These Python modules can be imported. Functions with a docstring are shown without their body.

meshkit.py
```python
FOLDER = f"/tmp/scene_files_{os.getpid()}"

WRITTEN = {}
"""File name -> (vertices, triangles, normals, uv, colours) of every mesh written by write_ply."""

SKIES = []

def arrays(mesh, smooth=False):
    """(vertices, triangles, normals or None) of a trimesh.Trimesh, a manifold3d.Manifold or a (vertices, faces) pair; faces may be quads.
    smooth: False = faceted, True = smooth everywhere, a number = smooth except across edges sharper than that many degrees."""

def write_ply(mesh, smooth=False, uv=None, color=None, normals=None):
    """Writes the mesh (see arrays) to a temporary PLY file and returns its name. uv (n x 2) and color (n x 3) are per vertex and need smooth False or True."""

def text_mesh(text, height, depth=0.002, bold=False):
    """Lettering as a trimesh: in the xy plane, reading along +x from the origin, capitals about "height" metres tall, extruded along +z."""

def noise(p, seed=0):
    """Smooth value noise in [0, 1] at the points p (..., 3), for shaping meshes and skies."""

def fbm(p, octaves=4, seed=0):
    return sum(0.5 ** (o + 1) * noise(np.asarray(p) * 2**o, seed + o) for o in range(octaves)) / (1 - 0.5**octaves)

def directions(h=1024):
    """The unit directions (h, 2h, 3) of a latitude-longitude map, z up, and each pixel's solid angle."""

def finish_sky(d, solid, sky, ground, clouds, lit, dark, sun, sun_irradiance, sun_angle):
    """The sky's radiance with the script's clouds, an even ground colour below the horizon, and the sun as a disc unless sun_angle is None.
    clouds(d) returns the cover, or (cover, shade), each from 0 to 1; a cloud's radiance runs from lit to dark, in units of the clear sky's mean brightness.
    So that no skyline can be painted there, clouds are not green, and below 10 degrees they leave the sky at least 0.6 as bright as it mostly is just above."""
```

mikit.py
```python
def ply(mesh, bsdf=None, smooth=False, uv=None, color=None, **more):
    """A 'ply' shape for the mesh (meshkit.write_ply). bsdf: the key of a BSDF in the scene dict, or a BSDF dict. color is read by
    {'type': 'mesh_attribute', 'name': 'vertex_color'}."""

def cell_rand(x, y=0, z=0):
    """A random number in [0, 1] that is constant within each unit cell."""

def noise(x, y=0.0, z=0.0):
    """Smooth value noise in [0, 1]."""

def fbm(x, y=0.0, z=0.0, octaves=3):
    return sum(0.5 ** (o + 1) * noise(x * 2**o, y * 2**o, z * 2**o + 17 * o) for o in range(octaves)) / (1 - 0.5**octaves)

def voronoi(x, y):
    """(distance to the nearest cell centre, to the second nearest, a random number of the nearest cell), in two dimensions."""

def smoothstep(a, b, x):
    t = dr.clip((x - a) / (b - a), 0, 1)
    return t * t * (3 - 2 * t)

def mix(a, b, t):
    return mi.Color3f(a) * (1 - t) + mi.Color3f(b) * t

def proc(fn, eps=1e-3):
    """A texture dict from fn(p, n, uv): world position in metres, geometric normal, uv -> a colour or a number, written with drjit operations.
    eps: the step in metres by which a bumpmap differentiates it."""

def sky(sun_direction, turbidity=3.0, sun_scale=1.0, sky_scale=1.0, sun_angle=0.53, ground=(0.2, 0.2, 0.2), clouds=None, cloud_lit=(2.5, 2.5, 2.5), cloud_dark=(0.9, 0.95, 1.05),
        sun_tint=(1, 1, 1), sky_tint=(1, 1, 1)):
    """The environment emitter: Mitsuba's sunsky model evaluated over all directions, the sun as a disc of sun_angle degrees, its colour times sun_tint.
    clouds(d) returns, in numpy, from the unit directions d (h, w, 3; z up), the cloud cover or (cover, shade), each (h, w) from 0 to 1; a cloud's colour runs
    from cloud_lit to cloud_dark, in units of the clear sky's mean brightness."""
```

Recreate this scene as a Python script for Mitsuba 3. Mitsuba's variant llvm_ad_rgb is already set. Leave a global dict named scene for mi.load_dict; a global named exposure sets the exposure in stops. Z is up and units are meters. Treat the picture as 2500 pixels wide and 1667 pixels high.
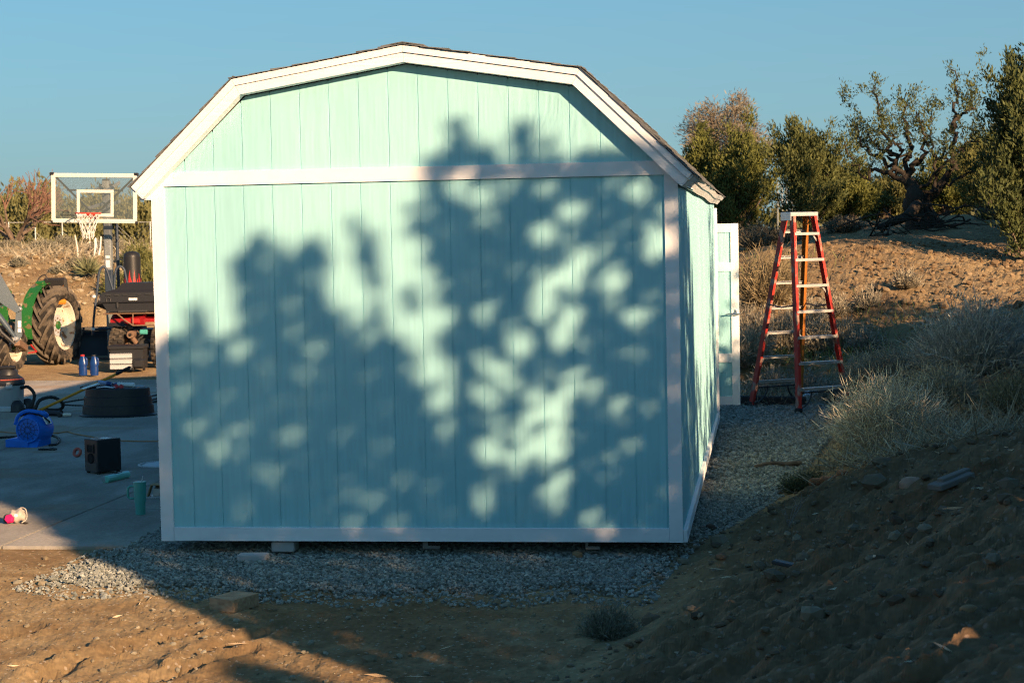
import math, numpy as np, trimesh, mitsuba as mi, mikit, meshkit, drjit as dr
from shapely.geometry import Polygon, Point, box as sbox
import shapely
from scipy.interpolate import RBFInterpolator, RegularGridInterpolator
from scipy.spatial import ConvexHull
T = mi.ScalarTransform4f
PI = math.pi
scene, labels = {}, {}

# ---------------------------------------------------------------- camera, sky, exposure
CAM = np.array([4.18, -12.21, 2.17])
YAW, PITCH, ROLL, FPX = -0.1391, 0.0568, -0.0197, 4515.0
_f = np.array([math.sin(YAW) * math.cos(PITCH), math.cos(YAW) * math.cos(PITCH), -math.sin(PITCH)])
_r = np.cross(_f, [0, 0, 1]); _r /= np.linalg.norm(_r); _u = np.cross(_r, _f)
RIGHT, UP = math.cos(ROLL) * _r + math.sin(ROLL) * _u, -math.sin(ROLL) * _r + math.cos(ROLL) * _u
scene['camera'] = {'type': 'thinlens', 'fov': math.degrees(2 * math.atan(1250 / FPX)), 'fov_axis': 'x', 'aperture_radius': 0.005,
                   'focus_distance': 12.7, 'near_clip': 0.1, 'far_clip': 3000.0,
                   'to_world': T().look_at(origin=CAM.tolist(), target=(CAM + _f).tolist(), up=UP.tolist())}
SUN = np.array([0.85, -1.0, 0.39]); SUN /= np.linalg.norm(SUN)
def haze_low(d):                             # thin pale haze put into the sky low over the whole horizon
    el = np.arcsin(np.clip(d[..., 2], 0, 1))
    return 0.80 * np.exp(-el / 0.13) * (0.9 + 0.2 * meshkit.noise(d * np.array([3.0, 3.0, 9.0]), 4))
scene['sky'] = mikit.sky(SUN.tolist(), turbidity=3.0, sun_scale=1.06, sky_scale=0.57, sun_tint=(1.03, 0.96, 1.08), sky_tint=(0.47, 0.96, 1.26), ground=(0.13, 0.11, 0.09), clouds=haze_low, cloud_lit=(1.22, 1.5, 1.55))
exposure = 2.92

# ---------------------------------------------------------------- helpers
def ray(px, py):
    d = _f + RIGHT * (px * 2500 / 2352 - 1250) / FPX - UP * (py * 2500 / 2352 - 833.5) / FPX
    return d / np.hypot(d[0], d[1])
def on_level(px, py, z=0.0):                 # where a sight line of the survey meets the level z
    d = ray(px, py); return CAM + d * (z - CAM[2]) / d[2]
def at(px, py, dist):                        # the surveyed point at a given distance
    return CAM + ray(px, py) * dist
def rng(s): return np.random.default_rng(s)

_count = {}
def numbered(k):
    n = _count.get(k, 0); _count[k] = n + 1
    return k if n == 0 else f'{k}_{n:03d}'
def thing(name, label, cat, group=None, kind=None):
    k = numbered(name); labels[k] = {'label': label, 'category': cat}
    if group: labels[k]['group'] = group
    if kind: labels[k]['kind'] = kind
    return k
def part(parent, name, mesh, mat, smooth=False, color=None, label=None, kind=None):
    k = numbered(parent + '__' + name)
    scene[k] = mikit.ply(mesh, mat, smooth=smooth, color=color)
    if label or kind: labels[k] = {}
    if label: labels[k]['label'] = label
    if kind: labels[k]['kind'] = kind
    return k
def solo(name, mesh, mat, label, cat, group=None, kind=None, smooth=False, color=None):
    k = thing(name, label, cat, group, kind)
    scene[k] = mikit.ply(mesh, mat, smooth=smooth, color=color)
    return k
def struct(name, mesh, mat, smooth=False, color=None, label=None):
    k = numbered(name); scene[k] = mikit.ply(mesh, mat, smooth=smooth, color=color)
    labels[k] = {'kind': 'structure'}
    if label: labels[k]['label'] = label
    return k

def cat(*ms):
    V, F, n = [], [], 0
    for v, f in ms:
        V.append(np.asarray(v, float)); F.append(np.asarray(f, int) + n); n += len(v)
    return np.vstack(V), np.vstack(F)
def tri(m): return np.asarray(m.vertices, float), np.asarray(m.faces, int)
def rotz(a): c, s = math.cos(a), math.sin(a); return np.array([[c, -s, 0], [s, c, 0], [0, 0, 1.0]])
def rotx(a): c, s = math.cos(a), math.sin(a); return np.array([[1, 0, 0], [0, c, -s], [0, s, c]], float)
def roty(a): c, s = math.cos(a), math.sin(a); return np.array([[c, 0, s], [0, 1, 0], [-s, 0, c]], float)
def xf(m, R=None, t=(0, 0, 0)):
    v = np.asarray(m[0], float)
    if R is not None: v = v @ np.asarray(R).T
    return v + np.asarray(t, float), m[1]
def box(c, s, R=None, ch=0.0):
    """a box of size s about c, its edges chamfered by ch"""
    h = np.array(s, float) / 2
    sg = np.array([[x, y, z] for x in (-1, 1) for y in (-1, 1) for z in (-1, 1)], float)
    if ch <= 0:
        v = sg * h
    else:
        ch = min(ch, *(h * 0.9))
        v = np.vstack([sg * (h - ch * (1 - np.eye(3)[k])) for k in range(3)])
    hull = trimesh.convex.convex_hull(v)
    return xf(tri(hull), R, c)
def hull(pts): return tri(trimesh.convex.convex_hull(np.asarray(pts, float)))
def beam(a, b, w, h, up=(0, 0, 1), ch=0.0):
    """a rectangular bar from a to b"""
    a, b = np.asarray(a, float), np.asarray(b, float); d = b - a; L = np.linalg.norm(d); d /= L
    s = np.cross(d, up); s /= np.linalg.norm(s); u = np.cross(s, d)
    m = box((0, 0, 0), (L, w, h), ch=ch)
    return xf(m, np.stack([d, s, u], 1), (a + b) / 2)
def tube(pts, r, n=8, cap=True):
    P = np.asarray(pts, float); k = len(P); r = np.broadcast_to(np.asarray(r, float), (k,))
    t = np.gradient(P, axis=0); t /= np.linalg.norm(t, axis=1, keepdims=True) + 1e-12
    x = np.cross(t[0], [0, 0, 1] if abs(t[0][2]) < 0.9 else [1, 0, 0]); x /= np.linalg.norm(x)
    a = np.arange(n) * 2 * PI / n; V = []
    for i in range(k):
        x = x - t[i] * (x @ t[i]); x /= np.linalg.norm(x) + 1e-12
        y = np.cross(t[i], x)
        V.append(P[i] + r[i] * (np.cos(a)[:, None] * x + np.sin(a)[:, None] * y))
    V = np.vstack(V); F = []
    for i in range(k - 1):
        for j in range(n):
            p, q = i * n + j, i * n + (j + 1) % n
            F += [[p, q, q + n], [p, q + n, p + n]]
    if cap:
        V = np.vstack([V, P[0], P[-1]]); c0, c1 = k * n, k * n + 1
        for j in range(n):
            F += [[c0, (j + 1) % n, j], [c1, (k - 1) * n + j, (k - 1) * n + (j + 1) % n]]
    return V, np.array(F)
def spline(pts, n=24):
    P = np.asarray(pts, float); k = len(P)
    Q = np.vstack([2 * P[0] - P[1], P, 2 * P[-1] - P[-2]]); out = []
    for u in np.linspace(0, k - 1 - 1e-9, n):
        i = int(u); t = u - i; a, b, c, d = Q[i:i + 4]
        out.append(0.5 * (2 * b + (c - a) * t + (2 * a - 5 * b + 4 * c - d) * t * t + (3 * b - a - 3 * c + d) * t ** 3))
    return np.array(out)
def lathe(prof, n=32, R=None, t=(0, 0, 0), sx=1.0, sy=1.0):
    """prof: (r, z) points; turned about z"""
    p = np.asarray(prof, float); k = len(p); a = np.arange(n) * 2 * PI / n
    V = np.stack([p[:, :1] * np.cos(a) * sx, p[:, :1] * np.sin(a) * sy, np.repeat(p[:, 1:], n, 1)], -1).reshape(-1, 3); F = []
    for i in range(k - 1):
        for j in range(n):
            q, s = i * n + j, i * n + (j + 1) % n
            F += [[q, s, s + n], [q, s + n, q + n]]
    return xf((V, np.array(F)), R, t)
def cyl(c, r, h, n=24, R=None, ch=0.0):
    ch = min(ch, r * 0.9, h * 0.45)
    pr = [(0, -h / 2), (r - ch, -h / 2), (r, -h / 2 + ch), (r, h / 2 - ch), (r - ch, h / 2), (0, h / 2)] if ch else [(0, -h / 2), (r, -h / 2), (r, h / 2), (0, h / 2)]
    return lathe(pr, n, R, c)
def extrude(poly, d):
    if isinstance(poly, (list, tuple, np.ndarray)): poly = Polygon(poly)
    return tri(trimesh.creation.extrude_polygon(poly, d, engine='earcut'))
XZ = np.array([[1, 0, 0], [0, 0, -1], [0, 1, 0]], float)        # (x, y, z) of a flat drawing -> x, -z, y : stands upright, extruded towards -y
OCT = (np.array([[1, 0, 0], [-1, 0, 0], [0, 1, 0], [0, -1, 0], [0, 0, 1], [0, 0, -1]], float) * 1.15, np.array([[0, 2, 4], [2, 1, 4], [1, 3, 4], [3, 0, 4], [2, 0, 5], [1, 2, 5], [3, 1, 5], [0, 3, 5]]))
ICO = tri(trimesh.creation.icosphere(subdivisions=0)); ICO1 = tri(trimesh.creation.icosphere(subdivisions=1))
def stones(P, S, seed, flat=0.7, jit=0.22, base=ICO, colors=None):
    """many stones as one mesh: places P, radii S"""
    g = rng(seed); n = len(P); bv, bf = base; k = len(bv)
    q = g.normal(size=(n, 4)); q /= np.linalg.norm(q, axis=1, keepdims=True); w, x, y, z = q.T
    Rm = np.stack([np.stack([1 - 2 * (y * y + z * z), 2 * (x * y - z * w), 2 * (x * z + y * w)], -1), np.stack([2 * (x * y + z * w), 1 - 2 * (x * x + z * z), 2 * (y * z - x * w)], -1),
                   np.stack([2 * (x * z - y * w), 2 * (y * z + x * w), 1 - 2 * (x * x + y * y)], -1)], 1)
    sc = g.uniform(0.65, 1.3, (n, 1, 3)) * S[:, None, None]
    v = bv[None] * (1 + g.uniform(-jit, jit, (n, k, 1))) * sc
    v = np.einsum('nij,nkj->nki', Rm, v); v[:, :, 2] *= flat
    v = (v + P[:, None]).reshape(-1, 3)
    f = (bf[None] + (np.arange(n) * k)[:, None, None]).reshape(-1, 3)
    c = None if colors is None else np.repeat(colors, k, 0)
    return (v, f), c
def leaves(P, D, L, W, seed, cols):
    """flat pointed leaves: places P, directions D, lengths L, widths W, one colour each"""
    g = rng(seed); n = len(P)
    D = D / (np.linalg.norm(D, axis=1, keepdims=True) + 1e-9)
    s = np.cross(D, g.normal(size=(n, 3))); s /= np.linalg.norm(s, axis=1, keepdims=True) + 1e-9
    L, W = np.broadcast_to(L, n)[:, None], np.broadcast_to(W, n)[:, None]
    v = np.stack([P, P + D * L * 0.45 + s * W / 2, P + D * L, P + D * L * 0.45 - s * W / 2], 1).reshape(-1, 3)
    i = np.arange(n) * 4
    f = np.stack([np.stack([i, i + 1, i + 2], 1), np.stack([i, i + 2, i + 3], 1)], 1).reshape(-1, 3)
    return (v, f), np.repeat(cols, 4, 0)

# ---------------------------------------------------------------- materials
def rgb(c): return {'type': 'rgb', 'value': [float(x) for x in c]}
def mat(key, base, rough=0.6, metal=0.0, spec=0.4, **kw):
    scene[key] = {'type': 'twosided', 'bsdf': {'type': 'principled', 'base_color': base if isinstance(base, dict) else rgb(base), 'roughness': rough, 'metallic': metal, 'specular': spec, **kw}}
    return key
def bumped(key, base, fn, scale, rough=0.6, spec=0.3, eps=2e-3):
    scene[key] = {'type': 'twosided', 'bsdf': {'type': 'bumpmap', 'tex': mikit.proc(fn, eps), 'scale': scale,
                  'bsdf': {'type': 'principled', 'base_color': base, 'roughness': rough, 'specular': spec}}}
    return key
N, FBM, SS, MIX = mikit.noise, mikit.fbm, mikit.smoothstep, mikit.mix
def grain_v(p, n, uv):
    h = p.x + p.y
    w = 5.0 * N(h * 5.0, p.z * 1.6, 3.0) + 1.6 * N(h * 14.0, p.z * 4.0, 9.0)
    a = N(h * 46.0 + w * 3.0, p.z * 3.5, 1.0)
    return a * (0.35 + 0.65 * SS(0.35, 0.7, N(h * 3.1, p.z * 0.8, 5.0))) + 0.25 * N(h * 120.0, p.z * 9.0, 2.0)
def grain_h(p, n, uv):
    h = p.x + p.y
    w = 5.0 * N(p.z * 8.0, h * 1.2, 3.0)
    return N(p.z * 62.0 + w * 2.0, h * 3.5, 1.0) * (0.3 + 0.7 * SS(0.3, 0.7, N(p.z * 6.0, h * 0.9, 5.0))) + 0.2 * N(p.z * 160.0, h * 9.0, 2.0)
def mint_col(p, n, uv):
    h = p.x + p.y
    a = FBM(h * 1.7, p.z * 0.9, 4.0)
    b = N(h * 70.0, p.z * 5.0, 7.0)
    return MIX((0.285, 0.550, 0.590), (0.320, 0.600, 0.635), SS(0.3, 0.7, a)) * (0.95 + 0.1 * b)
def white_col(p, n, uv):
    a = FBM((p.x + p.y) * 2.3, p.z * 2.3, 8.0)
    b = N((p.x + p.y) * 30.0, p.z * 30.0, 1.0)
    return MIX((0.690, 0.705, 0.725), (0.75, 0.765, 0.78), SS(0.3, 0.7, a)) * (0.96 + 0.05 * b)
bumped('mint_paint', mikit.proc(mint_col), grain_v, 0.0022, 0.55, 0.35)
bumped('white_paint_upright', mikit.proc(white_col), grain_v, 0.0022, 0.5, 0.35)
bumped('white_paint_level', mikit.proc(white_col), grain_h, 0.0022, 0.5, 0.35)
def dirt_col(p, n, uv):
    a = FBM(p.x * 0.55, p.y * 0.55, 2.0, 4)
    b = FBM(p.x * 6.0, p.y * 6.0, p.z * 6.0, 3)
    d1, d2, w = mikit.voronoi(p.x * 26.0, p.y * 26.0)
    peb = (1 - SS(0.16, 0.26, d1)) * SS(0.82, 0.86, w)
    c = MIX((0.160, 0.106, 0.056), (0.250, 0.184, 0.103), SS(0.28, 0.72, 0.55 * a + 0.45 * b))
    c = c * (0.82 + 0.36 * N(p.x * 55.0, p.y * 55.0, p.z * 55.0))
    c = MIX(c, mi.Color3f(0.34, 0.28, 0.21), peb * 0.8)
    bank_shade = SS(0.01, 0.32, p.z) * (1 - SS(8.0, 11.0, p.y)) * (0.75 + 0.25 * a)      # near bank darkened, its shade put into the dirt colour
    return MIX(c, c * mi.Color3f(0.70, 0.62, 0.62), bank_shade)
def dirt_h(p, n, uv):
    return FBM(p.x * 24.0, p.y * 24.0, p.z * 24.0, 3) + 0.5 * N(p.x * 7.0, p.y * 7.0, p.z * 7.0)
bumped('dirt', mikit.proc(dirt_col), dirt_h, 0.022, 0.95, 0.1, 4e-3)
def slab_col(p, n, uv):
    a = FBM(p.x * 0.7, p.y * 0.45, 6.0, 4); b = FBM(p.x * 5.0, p.y * 2.2, 1.0, 3)
    st = SS(0.60, 0.72, FBM(p.x * 0.9 + 7.0, p.y * 1.3, 3.0, 3))
    c = MIX((0.19, 0.172, 0.146), (0.30, 0.277, 0.24), SS(0.25, 0.75, 0.6 * a + 0.4 * b))
    c = MIX(c, mi.Color3f(0.24, 0.17, 0.11), st * 0.55)
    return c * (0.88 + 0.24 * N(p.x * 60.0, p.y * 60.0, 0.0))
def slab_h(p, n, uv): return FBM(p.x * 12.0, p.y * 60.0, 2.0, 3)
bumped('concrete', mikit.proc(slab_col), slab_h, 0.004, 0.85, 0.2, 4e-3)
def wood_col(p, n, uv):
    a = N(p.x * 14.0 + p.z * 40.0, p.y * 90.0, p.z * 60.0)
    return MIX((0.25, 0.15, 0.085), (0.42, 0.29, 0.18), a)
mat('cut_wood', mikit.proc(wood_col), 0.8)
VC = {'type': 'mesh_attribute', 'name': 'vertex_color'}
scene['leafy'] = {'type': 'twosided', 'bsdf': {'type': 'principled', 'base_color': VC, 'roughness': 0.7, 'specular': 0.25}}
scene['stone'] = {'type': 'twosided', 'bsdf': {'type': 'principled', 'base_color': VC, 'roughness': 0.9, 'specular': 0.2}}
def bark_col(p, n, uv):
    a = N(p.x * 22.0 + p.y * 22.0, p.z * 4.0, 2.0); b = FBM(p.x * 4.0, p.y * 4.0, p.z * 2.0)
    return MIX((0.085, 0.06, 0.045), (0.25, 0.19, 0.14), 0.6 * a + 0.4 * b)
mat('bark', mikit.proc(bark_col), 0.9, spec=0.1)
def rubber_col(p, n, uv):
    a = FBM(p.x * 9.0, p.y * 9.0, p.z * 9.0)
    return MIX((0.025, 0.023, 0.021), (0.13, 0.105, 0.078), SS(0.35, 0.75, a))
mat('rubber', mikit.proc(rubber_col), 0.8, spec=0.2)
def dusty_col(p, n, uv): return MIX((0.06, 0.05, 0.04), (0.20, 0.165, 0.125), FBM(p.x * 8.0, p.y * 8.0, p.z * 8.0))
mat('dusty_rubber', mikit.proc(dusty_col), 0.9, spec=0.1)
def rail_red(p, n, uv):
    a = FBM(p.x * 14.0, p.y * 14.0, p.z * 7.0, 3)
    c = MIX((0.40, 0.018, 0.016), (0.53, 0.06, 0.04), N(p.x * 5.0, p.y * 5.0, p.z * 3.0))
    return MIX(c, mi.Color3f(0.36, 0.22, 0.17), SS(0.56, 0.68, a))
mat('red_fibreglass', mikit.proc(rail_red), 0.5)
def green_col(p, n, uv):
    a = FBM(p.x * 11.0, p.y * 11.0, p.z * 11.0, 3)
    return MIX(mi.Color3f(0.018, 0.12, 0.024), mi.Color3f(0.16, 0.12, 0.06), SS(0.58, 0.7, a))
mat('green_paint', mikit.proc(green_col), 0.4)
def cream_col(p, n, uv):
    a = FBM(p.x * 9.0, p.y * 9.0, p.z * 9.0, 3)
    return MIX(mi.Color3f(0.56, 0.52, 0.43), mi.Color3f(0.24, 0.13, 0.06), SS(0.60, 0.74, a))
mat('cream_paint', mikit.proc(cream_col), 0.5)
def shingle_col(p, n, uv):
    a = N(p.x * 60.0, p.y * 60.0, p.z * 60.0); b = mikit.cell_rand(p.y * 3.1, p.x * 7.0, 1.0)
    return MIX((0.065, 0.072, 0.078), (0.19, 0.195, 0.20), 0.6 * a + 0.4 * b)
mat('shingle', mikit.proc(shingle_col), 0.95, spec=0.1)
for k, c, r_, m_ in [('black_plastic', (0.018, 0.018, 0.02), 0.45, 0), ('black_rubber', (0.012, 0.012, 0.012), 0.6, 0), ('dark_steel', (0.05, 0.05, 0.05), 0.5, 0.3),
                     ('aluminium', (0.72, 0.71, 0.69), 0.38, 0.85), ('chrome', (0.8, 0.8, 0.8), 0.18, 1), ('orange_fibreglass', (0.42, 0.15, 0.03), 0.5, 0),
                     ('blue_plastic', (0.008, 0.15, 0.62), 0.35, 0), ('jug_blue', (0.006, 0.035, 0.15), 0.3, 0), ('red_plastic', (0.45, 0.02, 0.02), 0.35, 0), ('grey_plastic', (0.30, 0.31, 0.31), 0.5, 0),
                     ('light_grey_plastic', (0.42, 0.43, 0.44), 0.45, 0), ('yellow_paint', (0.55, 0.25, 0.02), 0.4, 0), ('teal_enamel', (0.07, 0.33, 0.29), 0.4, 0), ('teal_foam', (0.16, 0.55, 0.45), 0.9, 0),
                     ('pole_grey', (0.22, 0.24, 0.24), 0.5, 0.2), ('backboard_white', (0.68, 0.67, 0.58), 0.5, 0), ('rim_red', (0.60, 0.05, 0.03), 0.4, 0.0), ('net_white', (0.75, 0.73, 0.68), 0.8, 0),
                     ('loader_blue', (0.06, 0.085, 0.11), 0.5, 0.1), ('label_white', (0.75, 0.74, 0.70), 0.6, 0), ('seat_vinyl', (0.025, 0.023, 0.022), 0.5, 0), ('seat_foam', (0.62, 0.24, 0.02), 0.9, 0),
                     ('rust_metal', (0.20, 0.12, 0.075), 0.7, 0.2), ('atv_red', (0.26, 0.010, 0.013), 0.3, 0), ('galvanised', (0.55, 0.56, 0.56), 0.45, 0.6), ('pale_pipe', (0.68, 0.62, 0.52), 0.6, 0),
                     ('orange_cord', (0.42, 0.20, 0.08), 0.6, 0), ('pink_filter', (0.75, 0.015, 0.13), 0.5, 0), ('mask_grey', (0.42, 0.37, 0.31), 0.6, 0), ('cardboard', (0.30, 0.19, 0.10), 0.9, 0),
                     ('grey_block', (0.36, 0.35, 0.34), 0.95, 0), ('old_wood', (0.17, 0.15, 0.13), 0.9, 0), ('timber_dark', (0.035, 0.028, 0.024), 0.9, 0), ('lid_pale', (0.44, 0.46, 0.48), 0.6, 0),
                     ('tape_red', (0.40, 0.08, 0.05), 0.5, 0), ('paper_blue', (0.25, 0.32, 0.50), 0.6, 0), ('print_black', (0.02, 0.02, 0.02), 0.6, 0), ('flame_red', (0.42, 0.025, 0.02), 0.5, 0),
                     ('hoop_blue', (0.03, 0.045, 0.07), 0.5, 0), ('under_black', (0.01, 0.01, 0.01), 0.9, 0), ('mint_plain', (0.32, 0.61, 0.535), 0.5, 0), ('foil', (0.7, 0.7, 0.72), 0.3, 0.7)]:
    mat(k, c, r_, float(m_))
scene['pane'] = {'type': 'blendbsdf', 'weight': 0.82, 'a': {'type': 'twosided', 'bsdf': {'type': 'principled', 'base_color': rgb((0.22, 0.27, 0.27)), 'roughness': 0.3}},
                 'b': {'type': 'thindielectric'}}
scene['plastic_film'] = {'type': 'thindielectric'}

# ---------------------------------------------------------------- the ground
SH = 0.12                                     # the shed's lower edge above the gravel
W_, L_ = 3.59, 8.11
EDGE = [on_level(*p)[:2] for p in [(1250, 1568), (1400, 1450), (1500, 1340), (1600, 1240), (1700, 1190), (1830, 1110), (1960, 940)]]
TOE = [(2.75, -5.5)] + [tuple(e) for e in EDGE] + [(5.3, 11.6), (4.6, 12.3), (3.5, 12.7), (0, 16), (-6, 26), (-9.5, 29.0), (-30, 25.5)]
PAD = Polygon(TOE + [(-60, 20), (-60, -40), (2.2, -40), (2.45, -9)])
ctl = []
def c_(px, py, d): ctl.append(at(px, py, d))
for p in [(2352, 1568, 4.7), (2000, 1568, 6.0), (1700, 1568, 7.3), (1400, 1568, 8.5), (2352, 1300, 7.4), (2352, 1150, 9.6), (2352, 1010, 12.2), (2100, 1300, 9.1), (2100, 1150, 11.6), (2100, 1050, 13.4),
          (1900, 1250, 11.2), (1900, 1120, 14.0), (1800, 1300, 10.9), (2200, 965, 17.0), (2300, 850, 22.0), (2150, 900, 19.0), (2050, 890, 20.5), (1750, 855, 25.0), (1900, 822, 25.5), (2100, 760, 25.5), (2350, 695, 25.0),
          (1720, 600, 31.0), (1850, 568, 31.0), (1980, 553, 31.0), (2200, 560, 31.0), (2352, 585, 31.0), (1750, 740, 27.5), (1980, 660, 28.0), (2200, 640, 28.0), (2000, 508, 40), (2352, 500, 38), (1720, 535, 48),
          (20, 598, 47.5), (200, 600, 47.5), (340, 602, 47.5), (20, 700, 44.5), (340, 705, 44.5), (60, 586, 75), (340, 586, 75)]: c_(*p)
for x, y, z in [(6, -14, 0.75), (4.5, -13, 0.55), (9, -9, 1.45), (12, -4, 1.5), (12, 2, 1.2), (14, -12, 1.8), (9, 5, 0.75), (11, 10, 0.9), (4, -20, 0.8), (10, -25, 1.8), (30, -10, 2.4), (30, 15, 2.4), (40, 40, 2.4),
                (0, 24, 0.8), (0, 32, 1.7), (0, 45, 1.8), (-20, 30, 1.7), (-30, 32, 1.7), (-40, 60, 1.7), (0, 100, 1.6), (60, 100, 1.8), (-60, 100, 1.5), (3, -9, 0.15), (3.6, -7, 0.22)]: ctl.append((x, y, z))
for x, y in [(1, -8), (1, -4), (-3, -4), (-3, 3), (3, 5), (2, 10), (-8, 10), (-8, 18), (-14, 20), (-20, 10), (-20, -10), (0, 12), (-4, 22), (0, -20), (-30, 22), (-9, 26.5)] + [tuple(e) for e in EDGE]: ctl.append((x, y, 0.0))
ctl = np.array(ctl)
_rbf = RBFInterpolator(ctl[:, :2], ctl[:, 2], kernel='linear', smoothing=0.02)
TRACKS = [(on_level(*a)[:2], on_level(*b)[:2]) for a, b in (((20, 1590), (175, 1522)), ((195, 1517), (420, 1455)), ((60, 1535), (160, 1497)), ((-20, 1475), (60, 1448)), ((330, 1560), (560, 1500)), ((420, 1520), (640, 1440)))]
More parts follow.
